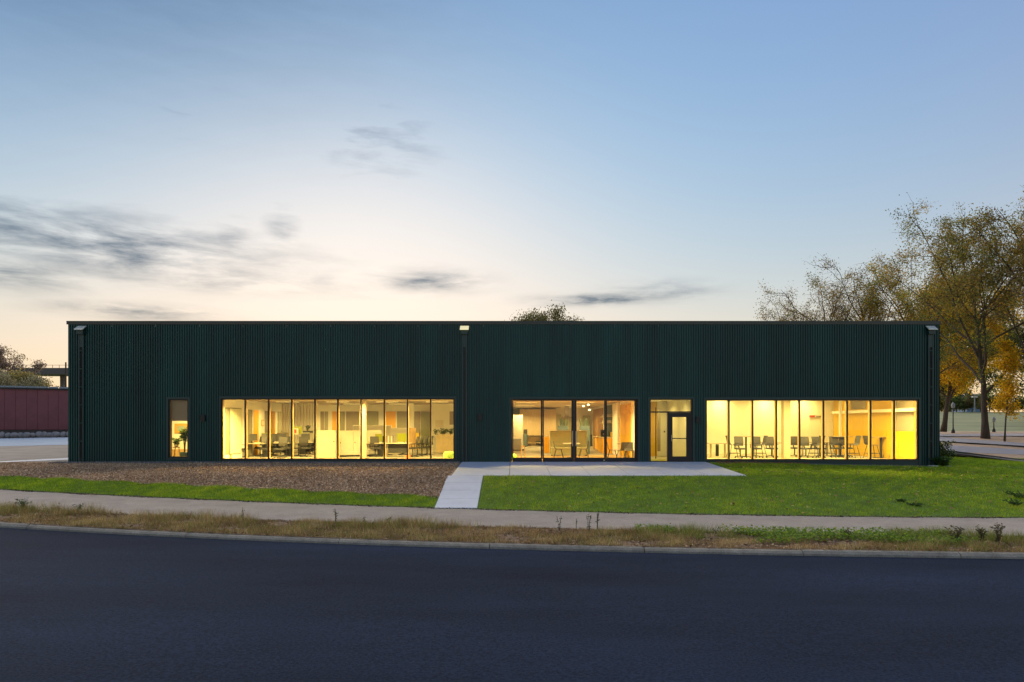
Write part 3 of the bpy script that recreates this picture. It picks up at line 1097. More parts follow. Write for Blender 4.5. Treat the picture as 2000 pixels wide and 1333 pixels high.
def task_chair():
    t = thing('task_chair', 'x', 'chair')
    MB().box(-.24, .24, -.22, .24, .43, .50).build('seat', 'darkgrey', t, bevel=.02)
    bk = MB()
    pr = [(-.25, .60), (-.21, .75), (-.23, .9), (-.29, 1.06)]
    for (y0, z0), (y1, z1) in zip(pr[:-1], pr[1:]):
        w0, w1 = .235 - .03 * (z0 - .6), .235 - .03 * (z1 - .6)
        bk.quad((-w0, y0, z0), (w0, y0, z0), (w1, y1, z1), (-w1, y1, z1))
        bk.quad((-w0, y0 - .03, z0), (-w1, y1 - .03, z1), (w1, y1 - .03, z1), (w0, y0 - .03, z0))
    bk.build('backrest', 'meshback', t)
    MB().bar((0, -.26, .95), (0, -.27, .58), .06, .03).bar((0, -.27, .58), (0, -.1, .42), .06, .03).build('back_support', 'darkgrey', t)
    for s in (-1, 1):
        MB().bar((s * .27, -.02, .48), (s * .27, -.02, .66), .04, .03).box(s * .27 - .04, s * .27 + .04, -.14, .12, .66, .69).build('armrest', 'darkgrey', t)
    MB().tube([(0, 0, .09), (0, 0, .43)], .028, 8).build('column', 'darkgrey', t)
    b_ = MB()
    for k in range(5):
        an = 2 * math.pi * k / 5 + .3
        b_.bar((0, 0, .11), (.3 * math.cos(an), .3 * math.sin(an), .07), .045, .03)
    b_.build('star_base', 'darkgrey', t)
    for k in range(5):
        an = 2 * math.pi * k / 5 + .3
        c_ = MB().tube([(.3 * math.cos(an) - .02, .3 * math.sin(an), .03), (.3 * math.cos(an) + .02, .3 * math.sin(an), .03)], .03, 8)
        c_.build('castor', 'darkgrey', t)
    return t


def shell_chair(seat_h=.45, back=.38, name='cafe_chair', m='meshback'):
    t = thing(name, 'x', 'chair' if seat_h < .6 else 'bar stool')
    sh = MB()
    prof = [(.22, seat_h - .01), (.05, seat_h - .02), (-.14, seat_h), (-.20, seat_h + .08), (-.22, seat_h + back * .6), (-.26, seat_h + back)]
    for (y0, z0), (y1, z1) in zip(prof[:-1], prof[1:]):
        w0 = .22
        sh.quad((-w0, y0, z0), (w0, y0, z0), (w0, y1, z1), (-w0, y1, z1))
        sh.quad((-w0, y0 - .012, z0 - .014), (-w0, y1 - .012, z1 - .014), (w0, y1 - .012, z1 - .014), (w0, y0 - .012, z0 - .014))
        for s in (-w0, w0):
            sh.quad((s, y0, z0), (s, y1, z1), (s, y1 - .012, z1 - .014), (s, y0 - .012, z0 - .014))
    sh.build('seat_shell', m, t)
    for sx in (-1, 1):
        for sy in (-1, 1):
            MB().tube([(sx * .15, sy * .12, seat_h - .02), (sx * .23, sy * .24, 0)], .012, 6).build('leg', 'darkgrey', t)
    if seat_h > .6:
        MB().bar((-.21, .2, .25), (.21, .2, .25), .02, .02).bar((-.21, -.2, .25), (.21, -.2, .25), .02, .02).bar((-.21, .2, .25), (-.21, -.2, .25), .02, .02).bar((.21, .2, .25), (.21, -.2, .25), .02, .02).build('footrest', 'darkgrey', t)
    return t


def desk(w, d=.75, h=.73, modesty=False, top='desk'):
    t = thing('desk', 'x', 'desk')
    MB().box(-w / 2, w / 2, -d / 2, d / 2, h - .03, h).build('desktop', top, t)
    for s in (-1, 1):
        x = s * (w / 2 - .12)
        MB().box(x - .035, x + .035, -.05, .05, .03, h - .031).box(x - .04, x + .04, -d / 2 + .04, d / 2 - .04, 0, .03).build('leg', 'taupe', t)
    if modesty:
        MB().box(-w / 2 + .18, w / 2 - .18, -.02, .0, .22, h - .04).build('modesty_panel', 'darkgrey', t)
    return t


def place(proto, used, u, Z, rz, label, group):
    loc = at(u, Z)
    if proto.name not in used:
        used.add(proto.name)
        proto.location = loc
        proto.rotation_euler = (0, 0, R(rz))
        tag(proto, label, None, group)
        return proto
    return dup(proto, loc, R(rz), label, group)


used = set()
tcp = task_chair()
G1 = 'dark mesh task chairs in the open office'
for u, Z, rz, lb in (
    (474, 3.6, -80, 'dark task chair half hidden by the first mullion of the long window strip'),
    (508, 5.2, 60, 'dark task chair in front of the first orange door'),
    (559, 4.8, 200, 'dark mesh task chair with its back to the window, third pane'),
    (583, 5.0, 100, 'dark task chair below the lime screen with the poster'),
    (606, 6.2, 95, 'dark task chair beside the tall taupe cabinet'),
    (726, 6.6, 15, 'dark task chair behind the lime screen right of the taupe column'),
    (733, 4.6, 200, 'dark task chair tucked under the desk right of the taupe column'),
    (806, 4.8, 112, 'first task chair of the slanted row near the white column'),
    (815, 5.3, 112, 'second task chair of the slanted row near the white column'),
    (824, 6.0, 112, 'third task chair of the slanted row near the white column'),
    (834, 6.6, 112, 'fourth and rightmost task chair of the slanted row'),
    (548, 3.4, 170, 'dark task chair nearest the glass in the third pane of the long strip'),
    (756, 6.0, 190, 'dark task chair between the two lime screens'),
    (519, 3.6, 150, 'dark task chair at the near side of the leftmost desk'),
    (596, 4.4, 215, 'dark task chair turned half away between the lime screen and the taupe cabinet'),
    (745, 6.4, 10, 'dark task chair behind the narrow lime screen'),
    (787, 6.6, 10, 'dark task chair behind the wide lime screen'),
    (534, 5.9, 185, 'dark task chair behind the desk at the second and third mullions'),
):
    place(tcp, used, u, Z, rz, lb, G1)

d1 = desk(1.25, .8)
d1.location = at(497, 4.4)
tag(d1, 'pale desk with one thick leg, leftmost in the long window strip')
G2 = 'office desks'
for u, Z, w, mod, lb in ((543, 5.2, 1.35, True, 'pale desk with computers in the third pane of the long window strip'),
                         (600, 6.6, 1.1, True, 'pale desk left of the tall taupe cabinet'),
                         (732, 5.2, 1.1, False, 'pale desk just right of the taupe column'),
                         (777, 4.9, 1.35, True, 'pale desk with dark modesty panel left of the slanted chair row')):
    dd = desk(w, .8, .73, mod)
    dd.location = at(u, Z)
    tag(dd, lb, None, G2)
d1['group'] = G2


def block(name, m, u0, u1, Z, v0, v1, label, cat, depth=.4, bevel=.01, group=None, z0=None):
    """a solid piece whose front stands Z behind the facade; v rows top to bottom"""
    x0, x1 = X(u0, Z), X(u1, Z)
    zb = H(v1, Z) if z0 is None else z0
    hgt = H(v0, Z) - zb
    w = x1 - x0
    o = MB().box(-w / 2, w / 2, 0, depth, 0, hgt).build(name, m, bevel=min(bevel, w / 5, hgt / 5, depth / 5) if bevel else 0)
    o.location = ((x0 + x1) / 2, D0 + Z, zb)
    return tag(o, label, cat, group)


def screen(m, u0, u1, Z, v0, v1, label):
    x0, x1 = X(u0, Z), X(u1, Z)
    t = thing('desk_screen', label, 'desk screen', ((x0 + x1) / 2, D0 + Z, .731), 0, 'felt desk screens')
    w = (x1 - x0) / 2
    top = H(v0, Z) - .731
    bot = max(.02, H(v1, Z) - .731)
    MB().box(-w, w, -.015, .015, bot, top).build('felt_panel', m, t)
    for s in (-1, 1):
        MB().box(s * w * .7 - .02, s * w * .7 + .02, -.02, .02, 0, bot + .02).build('clamp', 'steel', t)
    return t


screen('grey', 511, 521, 4.5, 848, 865, 'grey screen with a lime top edge on the leftmost desk')
block('felt_strip', 'lime', 511, 521, 4.49, 846.5, 848.2, 'lime green felt strip along the top of the grey screen', 'felt strip', .03, 0)
block('drawer_pedestal', 'darkgrey', 512, 522, 4.3, 868, 893, 'dark drawer pedestal under the leftmost desk', 'pedestal', .45, z0=0)
screen('taupe', 541, 563.5, 5.55, 845.5, 863, 'taupe screen on the desk with computers')
mon = thing('monitor', 'dark computer monitor on the desk in the third pane', 'monitor', at(532, 5.4, .731))
MB().box(-.26, .26, -.02, .01, .12, .46).build('display', 'screen', mon)
MB().box(-.03, .03, -.01, .03, .012, .13).box(-.1, .1, -.08, .08, 0, .012).build('stand', 'darkgrey', mon)
for u, Z, rz_, z_, lb in ((553, 5.5, 20, .731, 'second dark monitor on the desk in the third pane, partly behind a chair'), (596, 6.6, 170, .731, 'dark monitor on the desk left of the tall taupe cabinet'),
                          (492, 4.5, 30, .731, 'dark monitor on the leftmost desk')):
    mo = dup(mon, at(u, Z, z_), R(rz_), lb, 'computer monitors')
mon['group'] = 'computer monitors'
for u, Z, lb in ((540, 5.3, 'small white desk lamp or phone beside the dark monitor'), ):
    ph = thing('desk_phone', 'small white phone beside the dark monitor', 'phone', at(u, Z, .731))
    MB().box(-.09, .09, -.1, .1, 0, .05).build('base', 'cabw', ph)
    MB().bar((-.05, -.08, .07), (-.05, .08, .07), .04, .03).build('handset', 'cabw', ph)
screen('lime', 572, 590, 6.0, 833.5, 848, 'lime screen with a small poster, standing above the desk left of the cabinet')
block('poster', 'paper', 571.8, 583, 5.95, 837, 849, 'small poster with a figure fixed to the lime screen', 'poster', .01, 0)
block('poster_figure', 'red', 574.5, 579, 5.945, 839, 846, 'reddish figure printed on the small poster', 'print', .003, 0)
block('storage_cabinet', 'cabw', 590.5, 605, 7.2, 844, 862, 'white low cabinet with plants on top beside the lime screen', 'cabinet', .4, z0=0)
block('planter_trough', 'darkgrey', 591, 609, 7.2, 842, 846, 'dark planter trough on the white low cabinet', 'planter', .25)
block('tall_cabinet', 'taupe', 618.5, 656, 3.2, 841, 896, 'tall taupe cabinet with a dark keyhole and rounded top', 'cabinet', .5, .05, z0=0.0)
block('lock', 'black', 650, 653.5, 3.19, 862, 864, 'dark lock plate on the tall taupe cabinet', 'lock', .009, 0)
# long white cabinet run, turned so that it recedes
cab = thing('sideboard', 'long white cabinet run receding behind the taupe one', 'cabinet', at(661, 4.2), R(38))
for k in range(3):
    dpan = MB().box(.02 + k * .78, .02 + (k + 1) * .78 - .012, -.02, -.001, .14, 1.33).build('cabinet_door', 'cabw', cab)
    MB().box(.08 + k * .78, .12 + k * .78, -.03, -.021, .72, .78).build('knob', 'darkgrey', dpan)
MB().box(0, 2.38, 0, .42, .12, 1.36).build('carcass', 'cabw', cab)
MB().box(.1, 2.3, .06, .36, 0, .119).build('plinth', 'darkgrey', cab)
block('low_partition', 'cabw', 689, 765, 9.0, 831, 846, 'long white low partition in front of the back offices', 'partition', .08, z0=0)
block('low_partition', 'cabw', 764, 800, 8.4, 836, 850, 'shorter white low partition below the wide orange door', 'partition', .08, z0=0)
screen('lime', 733, 747, 5.3, 848, 863.5, 'narrow lime screen on the desk right of the taupe column')
screen('lime', 775.5, 795, 5.1, 847, 863.5, 'wide lime screen on the desk left of the slanted chair row')
block('wood_panel', 'wood', 799, 812, 7.4, 836, 862, 'small wooden cabinet panel behind the slanted chair row', 'panel', .05, z0=.3)
block('accent_panel', 'yellow', 812, 818, 7.2, 846, 868, 'narrow yellow panel beside the wooden cabinet panel', 'panel', .05, z0=.3)
block('accent_panel', 'yellow', 715.5, 720, 7.0, 842, 866, 'narrow yellow panel just right of the taupe column', 'panel', .05, z0=.3)
for k in range(7):
    b_ = block('binder', ['grey', 'taupe', 'cabw'][k % 3], 754 + k * 2, 755.7 + k * 2, 4.75, 852, 866, ORD[k] + ' binder from the left in the row on the desk', 'binder', .25, 0, 'binders on the desk', z0=.731)
for u_, Z_, lb_ in ((590, 6.2, 'dark drawer pedestal under the desk left of the tall taupe cabinet'), (742, 5.0, 'dark drawer pedestal under the desk right of the taupe column'), (560, 5.0, 'dark drawer pedestal under the desk with computers')):
    block('drawer_pedestal', 'darkgrey', u_ - 5, u_ + 5, Z_, 869, 893, lb_, 'pedestal', .45, z0=0)
for q_, (u_, Z_, lb_) in enumerate(((503, 4.3, 'white paper stack on the leftmost desk'), (547, 5.0, 'white paper stack on the desk with computers'), (726, 5.0, 'white paper stack on the desk right of the taupe column'), (782, 4.7, 'white paper stack on the desk left of the slanted chair row'))):
    ps = MB()
    for k in range(4):
        ps.box(-.11 + .01 * (k % 2), .11 + .01 * (k % 2), -.15, .15 - .008 * k, .012 * k, .012 * k + .0119)
    po = ps.build('paper_stack', 'paper')
    po.location = at(u_, Z_, .7315)
    po.rotation_euler = (0, 0, .3 * q_ - .4)
    tag(po, lb_, 'paper', 'paper stacks on desks')
bn = MB().lathe([(.10, 0), (.13, .26), (.12, .26), (.095, .02)], n=12).build('waste_bin', 'orangebin')
bn.location = at(796, 1.2)
tag(bn, 'small orange waste bin at the window beside the white column', 'bin')
# slatted planter on wheels with plants
Zp = 8.0
pl = thing('slatted_planter', 'wooden slatted plant divider on castors at the right end of the strip', 'planter', at(853, Zp))
wpl = X(889, Zp) - X(853, Zp)
ns = 15
for k in range(ns):
    x = wpl * k / (ns - 1)
    MB().box(x - .022, x + .022, -.02, .0, .1, H(848, Zp)).build('slat', 'slat', pl)
MB().box(0, wpl, .002, .35, .1, H(851, Zp)).build('trough', 'slat', pl)
for x in (.08, wpl - .08, wpl * .5):
    MB().tube([(x - .02, .1, .045), (x + .02, .1, .045)], .045, 8).build('castor', 'darkgrey', pl)
pf = MB().lathe([(.24, 0), (.27, .05), (.27, .36), (.22, .42), (.05, .44)], n=16).build('pouf', 'greenpouf', smooth=True)
pf.location = at(878, 1.5)
tag(pf, 'green round pouf at the right end of the long window strip', 'pouf')


# ------------------------------------------------------------------ small plants
def leafy(name, label, loc, spread, h, n, lw, cols, stems=6, cat='plant', group=None, pot=None, droop=.2, base_h=0.0, seed=1, flower=None):
    """upright leafy plant: stem part and foliage part"""
    rg = np.random.default_rng(seed)
    t = thing(name, label, cat, loc, 0, group)
    sb = MB()
    P, Dv = [], []
    for s in range(stems):
        an, rr = rg.uniform(0, 6.28), rg.uniform(.1, 1) * spread
        tip = np.array([rr * math.cos(an), rr * math.sin(an), base_h + h * rg.uniform(.7, 1)])
        mid = np.array([tip[0] * .35, tip[1] * .35, base_h + (tip[2] - base_h) * .55])
        sb.tube([(0.02 * math.cos(an), 0.02 * math.sin(an), base_h), tuple(mid), tuple(tip)], [.006 * lw / .03, .005 * lw / .03, .003], 4)
        for q in range(max(1, n // stems)):
            f = rg.uniform(.15, 1)
            p = (mid * (f / .5) if f < .5 else mid + (tip - mid) * ((f - .5) / .5)) if base_h == 0 else mid + (tip - mid) * f
            P.append(p)
            a2 = rg.uniform(0, 6.28)
            Dv.append([math.cos(a2), math.sin(a2), rg.uniform(-droop, .9)])
    sb.build('stem', 'bark', t)
    P, Dv = np.array(P), np.array(Dv)
    Dv /= np.linalg.norm(Dv, axis=1)[:, None]
    L = lw * rg.uniform(1.6, 3.4, len(P))[:, None]
    S = np.cross(Dv, rg.normal(size=(len(P), 3)))
    S /= np.linalg.norm(S, axis=1)[:, None] + 1e-6
    V = np.stack([P, P + Dv * L * .5 + S * lw / 2, P + Dv * L, P + Dv * L * .5 - S * lw / 2], 1).reshape(-1, 3)
    c = np.array(cols)[rg.integers(0, len(cols), len(P))] * rg.uniform(.7, 1.25, (len(P), 1))
    fastmesh('foliage', V, np.arange(len(V)).reshape(-1, 4), 'leaf', t, np.repeat(c, 4, 0))
    if flower:
        fl = MB()
        for s in range(flower):
            an, rr = rg.uniform(0, 6.28), rg.uniform(.3, 1) * spread
            c0 = (rr * math.cos(an), rr * math.sin(an), h * rg.uniform(.85, 1.05))
            fl.tube([(0, 0, 0), (c0[0] * .5, c0[1] * .5, h * .6), c0], .004, 4, 1)
            for q in range(10):
                a3, r3 = rg.uniform(0, 6.28), rg.uniform(0, .035)
                p = (c0[0] + r3 * math.cos(a3), c0[1] + r3 * math.sin(a3), c0[2] + rg.uniform(0, .012))
                fl.box(p[0] - .007, p[0] + .007, p[1] - .007, p[1] + .007, p[2], p[2] + .008)
        fl.build('flower_head', ['cabw', 'bark'], t)
    if pot:
        pm, pr, phh = pot
        MB().lathe([(pr * .7, 0), (pr, phh * .5), (pr * .95, phh), (pr * .8, phh), (pr * .75, phh * .85)], n=14).build('pot', pm, t, smooth=True)
    return t


GREEN = [(.05, .10, .02), (.07, .13, .025), (.035, .07, .02)]
LGREEN = [(.12, .18, .04), (.09, .15, .03)]
leafy('house_plant', 'trailing green plant on the dark planter trough above the white cabinet', at(601, 7.3, H(842, 7.3)), .3, .3, 60, .05, GREEN, seed=3)
leafy('house_plant', 'bushy plants rising from the slatted divider at the right end', at(866, 8.15, H(852, 8.2)), .45, .42, 160, .05, LGREEN, 14, seed=4)
leafy('house_plant', 'second clump of plants on the slatted divider, by the window jamb', at(881, 8.15, H(852, 8.2)), .35, .45, 120, .05, LGREEN, 10, seed=14)
leafy('house_plant', 'small dark plant standing at the left end of the slatted divider', at(850.5, 8.1, H(850, 8.1)), .12, .35, 40, .05, GREEN, 5, seed=5)
leafy('house_plant', 'tall dark green plant left of the greenish curtain', at(443, 2.0, .9), .14, .45, 60, .06, GREEN, 6, seed=6)
block('side_cabinet', 'wood', 439, 448, 2.0, 856, 893, 'small wooden cabinet under the plant at the left end of the strip', 'cabinet', .3, z0=0)

# ------------------------------------------------------------------ the small room behind the narrow window
rs = MB().box(X(331.5, .25), X(367, .25), .24, .246, H(821.5, .25), OP['narrow'][3]).box(X(331.5, .25), X(367, .25), .232, .256, H(822.5, .25), H(821.5, .25)).build('roller_shade', 'shade', bld)
ptg = thing('painting', 'gold-framed landscape print seen through the narrow window', 'painting', at(354, 3.98, H(837, 4)))
MB().box(-.33, .33, -.03, .0, -.235, .235).build('frame', 'gold', ptg, bevel=.01)
MB().box(-.19, .19, -.034, -.0305, -.12, .12).build('picture', 'art', ptg)
leafy('house_plant', 'bright green fern on a wooden stool in the narrow window', at(344.5, 2.2, .62), .28, .42, 140, .06, LGREEN + GREEN, 14, seed=8, pot=('paper', .1, .12))
st = thing('plant_stool', 'tall slender wooden stool under the fern', 'stool', at(344.5, 2.2))
MB().lathe([(.16, .58), (.16, .615)], n=14).build('seat', 'brownwood', st)
for k in range(3):
    an = k * 2.09 + .4
    MB().tube([(.1 * math.cos(an), .1 * math.sin(an), .58), (.19 * math.cos(an), .19 * math.sin(an), 0)], .018, 6).build('leg', 'brownwood', st)
leafy('house_plant', 'tall leafy plant in a blue-grey pot in the narrow window', at(360.5, 1.6), .33, 1.15, 200, .07, GREEN + LGREEN, 14, seed=9, pot=('pot', .22, .40), base_h=.35)
block('low_cabinet', 'wood', 331, 372, 3.55, 878, 890, 'low wooden cabinet under the landscape print', 'cabinet', .4, z0=0)

# ------------------------------------------------------------------ kitchen behind the sliding doors
wallbox('tall_units', 'palewood', X(1014, 18), X(1086, 18), 17.9, 18.59, .1, 2.75)
for k in range(6):
    u = 1016 + k * 11.6
    MB().box(X(u, 17.9), X(u + 11.2, 17.9), 17.88, 17.899, .95, 2.7).build('unit_door', 'palewood', bld)
block('fridge', 'cabw', 1000.5, 1021, 12.5, 811, 874, 'tall white fridge at the left end of the kitchen', 'fridge', .7, z0=0)
wallbox('wall_panel', 'darkgreen', X(1000, 17.8), X(1015, 17.8), 17.8, 17.85, 2.05, 2.8)
isl = thing('kitchen_island', 'pale wood island with dark top and open shelf in the kitchen', 'island', at(1043, 13.0))
wi = X(1062, 13) - X(1024, 13)
MB().box(-wi / 2 - .03, wi / 2 + .03, -.03, .65, .93, .97).build('worktop', 'darkgrey', isl)
MB().box(-wi / 2, wi / 2, .25, .62, .1, .929).box(-wi / 2, -wi / 2 + .05, 0, .249, .1, .929).box(wi / 2 - .05, wi / 2, 0, .249, .1, .929).box(-wi / 2 + .051, wi / 2 - .051, 0, .249, .1, .15).build('carcass', 'palewood', isl)
MB().box(-wi / 2 + .052, wi / 2 - .052, .01, .249, .5, .53).build('shelf', 'palewood', isl)
MB().box(-wi / 2 + .04, wi / 2 - .04, .08, .6, 0, .099).build('plinth', 'darkgrey', isl)
block('basket', 'darkgrey', 1047, 1056, 13.05, 862, 869.5, 'dark basket on the open shelf of the kitchen island', 'basket', .18)
block('kitchen_unit', 'bluebox', 1022, 1030, 12.6, 848, 874, 'narrow dark unit left of the pale wood island', 'cabinet', .38, z0=0)
block('microwave', 'darkgrey', 1022.5, 1030, 12.65, 839, 847.8, 'dark microwave on the narrow dark unit', 'microwave', .3)
block('drawer_unit', 'orange', 1063, 1073, 9.0, 854, 884, 'orange drawer unit left of the sage booth', 'cabinet', .5, z0=0)
sp = MB().lathe([(.05, 0), (.07, .03), (.06, .08), (.02, .1)], n=10).build('speaker', 'cabw', smooth=True)
sp.location = at(1067.5, 9.15, H(854, 9.0))
tag(sp, 'small white round speaker on the orange drawer unit', 'speaker')
# back kitchen zone: white wall, hood, tiles
wallbox('splashback', 'curtain', X(1086.5, 18.5), X(1096, 18.5), 18.5, 18.59, .9, 2.4)
hd = thing('range_hood', 'stainless range hood with flue above the sage booth', 'range hood', at(1107, 15.0))
MB().box(-.13, .13, 0, .25, H(812, 15), CH + .005).build('flue', 'steel', hd)
cb = MB()
z0, z1 = H(820, 15), H(812, 15)
lo = [(-.32, -.12, z0), (.32, -.12, z0), (.32, .4, z0), (-.32, .4, z0)]
hi = [(-.13, 0, z1), (.13, 0, z1), (.13, .25, z1), (-.13, .25, z1)]
cb.quad(*lo).quad(*hi)
for k in range(4):
    cb.quad(lo[k], lo[(k + 1) % 4], hi[(k + 1) % 4], hi[k])
cb.build('canopy', 'steel', hd)
wallbox('splashback', 'sage', X(1096.5, 18.5), X(1120, 18.5), 18.5, 18.59, .9, 2.2)
wallbox('back_counter', 'palewood', X(1087, 17.9), X(1130, 17.9), 17.9, 18.49, .01, .9)
wallbox('wall_panel', 'sage', X(1138, 18.4), X(1153, 18.4), 18.4, 18.45, .9, 2.3)
for u0, u1, lb, sd in ((1090, 1109, 'blue-grey planter box behind the left half of the sage booth', 21), (1133, 1152.5, 'blue-grey planter box behind the right half of the sage booth', 22)):
    p = thing('planter_box', lb, 'planter', at((u0 + u1) / 2, 8.0))
    hw = (X(u1, 8) - X(u0, 8)) / 2
    MB().box(-hw, hw, 0, .3, 0, H(832, 8)).build('box', 'bluebox', p)
    rg = np.random.default_rng(sd)
    for k in range(9):
        x, y, hgt = rg.uniform(-hw * .9, hw * .9), rg.uniform(.05, .25), rg.uniform(.25, .5)
        bl = MB()
        z = H(832, 8) + .002
        lx_ = rg.uniform(-.06, .06)
        bl.quad((x - .03, y, z), (x + .03, y, z), (x + .025 + lx_, y, z + hgt * .7), (x - .025 + lx_, y, z + hgt * .7))
        bl.quad((x - .025 + lx_, y, z + hgt * .7), (x + .025 + lx_, y, z + hgt * .7), (x + .004 + lx_ * 1.6, y, z + hgt), (x - .004 + lx_ * 1.6, y, z + hgt))
        bl.build('blade_leaf', 'darkgreen', p)
# booth
bo = thing('booth_sofa', 'sage green high-backed booth sofa behind the sliding doors', 'sofa', at(1112, 6.0))
hw = (X(1149, 6) - X(1075.5, 6)) / 2
MB().box(-hw, hw, .55, .72, .12, H(842.5, 6)).build('backrest', 'sage', bo, bevel=.03)
MB().box(-hw + .02, hw - .02, 0, .549, .32, .47).build('seat_cushion', 'sage', bo, bevel=.03)
MB().box(-hw + .02, hw - .02, .03, .548, .07, .319).build('base', 'sage', bo, bevel=.01)
MB().box(-hw - .015, hw + .015, .535, .735, H(842.5, 6) + .001, H(842.5, 6) + .03).build('top_piping', 'cabw', bo)
for x in (-hw + .08, hw - .08):
    MB().box(x - .02, x + .02, .05, .5, 0, .069).build('foot', 'darkgrey', bo)
tb = thing('cafe_table', 'small white table between the two chairs at the sage booth', 'table', at(1116, 4.6))
MB().box(-.42, .42, -.32, .32, .70, .73).build('tabletop', 'cabw', tb)
MB().tube([(0, 0, .02), (0, 0, .699)], .03, 8).build('pedestal', 'darkgrey', tb)
MB().lathe([(.25, 0), (.24, .019)], n=16).build('foot_plate', 'darkgrey', tb)
used = set()
sh = shell_chair()
G3 = 'cafe chairs behind the sliding doors'
for u, Z, rz, lb in ((1091, 4.3, -90, 'shell chair left of the door handles, facing right'), (1140, 4.3, 90, 'shell chair right of the door handles, facing left'),
                     (1196, 3.2, -95, 'shell chair in the last door pane, seen side on facing right'), (1216, 2.6, 20, 'shell chair with its back to the round table edge, last door pane'),
                     (1229, 2.2, 180, 'shell chair in front of the round table at the door jamb'), (1237, 3.4, 85, 'shell chair right of the round table, partly behind the jamb')):
    place(sh, used, u, Z, rz, lb, G3)
rt = thing('round_table', 'round dark table in the last pane of the sliding doors', 'table', at(1222, 3.3))
MB().lathe([(.42, .71), (.43, .74)], n=24).build('tabletop', 'taupe', rt)
MB().tube([(0, 0, .02), (0, 0, .709)], .035, 8).build('pedestal', 'darkgrey', rt)
MB().lathe([(.27, 0), (.25, .02)], n=16).build('foot_plate', 'darkgrey', rt)
ac = thing('armchair', 'dark rocking armchair at the left jamb of the sliding doors', 'chair', at(1011, 3.0), R(-20))
MB().box(-.26, .26, -.24, .26, .40, .47).build('seat', 'darkgrey', ac, bevel=.02)
MB().box(-.27, .27, -.30, -.24, .45, .98).build('backrest', 'meshback', ac, bevel=.02)
for s in (-1, 1):
    MB().box(s * .28 - .025, s * .28 + .025, -.28, .24, .60, .64).build('armrest', 'brownwood', ac)
    for y in (-.24, .2):
        MB().tube([(s * .27, y, .598), (s * .29, y * 1.2, .05)], .018, 6).build('leg', 'brownwood', ac)
    MB().tube([(s * .29, -.42, .10), (s * .29, -.2, .035), (s * .29, .1, .03), (s * .29, .38, .09)], .018, 6).build('rocker', 'brownwood', ac)
ball = MB().lathe([(.02, 0), (.11, .05), (.15, .15), (.11, .25), (.02, .3)], n=14).build('ball', 'limegreen', smooth=True)
ball.location = at(1003.5, 2.2)
tag(ball, 'lime green ball at the left jamb of the sliding doors', 'ball')


# right side wall of the kitchen
def sider(u, xw=XK1):
    return xw * F / (u - 1000.0) - D0


def on_right(name, m, u0, u1, z0, z1, proud=.02, xw=XK1):
    ya, yb = sider(u1, xw), sider(u0, xw)
    return MB().box(xw - proud, xw - .001, ya, yb, z0, z1).build(name, m, bld)


on_right('barn_door', 'brownwood', 1160, 1178.5, .02, 2.72, .05)
on_right('accent_wall', 'darkgreen', 1180, 1199.8, .96, 2.82)
on_right('pilaster', 'white', 1200, 1210.5, .01, 2.85, .12)
on_right('locker_door', 'yellow', 1212, 1222, .05, 2.7, .03)
on_right('locker_door', 'yellow', 1222.3, 1233, .05, 2.7, .03)
sbd = thing('side_counter', 'orange-fronted counter with wooden top by the dark green wall', 'counter', (XK1, D0, 0))
MB().box(-.62, -.03, sider(1199), sider(1180), .02, .90).build('front', 'orange', sbd)
MB().box(-.66, -.03, sider(1199) - .02, sider(1180), .901, .94).build('worktop', 'palewood', sbd)
for q, v in enumerate((813.5, 826)):
    zs = H(v, 10)
    sf = thing('wall_shelf', ['upper wooden shelf with cups on the dark green kitchen wall', 'lower wooden shelf with cups on the dark green kitchen wall'][q], 'shelf', (XK1, D0, 0), 0, 'kitchen wall shelves')
    MB().box(-.30, -.025, sider(1199), sider(1181), zs - .03, zs).build('board', 'palewood', sf)
    for k in range(6):
        c_ = MB().lathe([(.045, 0), (.055, .12), (.05, .12), (.04, .01)], n=10).build('cup', 'cabw')
        c_.location = (XK1 - .16, D0 + sider(1198 - k * 3) - .0, zs + .001)
        tag(c_, ORD[k] + ' white cup from the right on the ' + ('upper' if q == 0 else 'lower') + ' kitchen wall shelf', 'cup', ('upper' if q == 0 else 'lower') + ' shelf cups')
cm = thing('coffee_machine', 'dark coffee machine on the orange-fronted counter', 'coffee machine', (XK1 - .3, D0 + sider(1189), .941))
MB().box(-.17, .17, -.2, .2, 0, .1).box(-.17, .17, .05, .2, .1, .42).box(-.17, .17, -.2, .049, .32, .42).build('body', 'darkgrey', cm)
MB().lathe([(.05, .101), (.06, .2), (.04, .22)], (0, -.08, 0), n=10).build('jug', 'steel', cm)
bx = block('storage_tin', 'yellow', 1193, 1197.5, 8.6, 844, 852.5, 'yellow tin on the orange-fronted counter', 'tin', .15, z0=.941)
bt = thing('bar_table', 'tall pale wood table in front of the brown barn door', 'table', at(1170, 11.0))
MB().box(-.35, .35, -.3, .3, .90, .94).build('tabletop', 'palewood', bt)
for sx in (-1, 1):
    for sy in (-1, 1):
        MB().box(sx * .3 - .025, sx * .3 + .025, sy * .25 - .025, sy * .25 + .025, 0, .899).build('leg', 'palewood', bt)
block('dark_cabinet', 'darkgrey', 1148, 1157, 13.0, 849, 874, 'dark cabinet with worktop right of the sage booth', 'cabinet', .5, z0=0)
for u, v, Z, lb in ((1139.5, 793.5, 9, 'left glowing pendant lamp in the third door pane'), (1149, 791, 8, 'middle glowing pendant lamp in the third door pane'), (1151.5, 801, 10, 'lowest glowing pendant lamp in the third door pane')):
    pn = thing('pendant_lamp', lb, 'pendant lamp', at(u, Z, H(v, Z)), 0, 'kitchen pendant lamps')
    MB().lathe([(.02, .05), (.065, .025), (.07, -.015), (.04, -.045), (.01, -.05)], n=12).build('globe', 'bulb', pn, smooth=True)
    MB().tube([(0, 0, .06), (0, 0, CH - H(v, Z))], .006, 5).build('cord', 'black', pn)

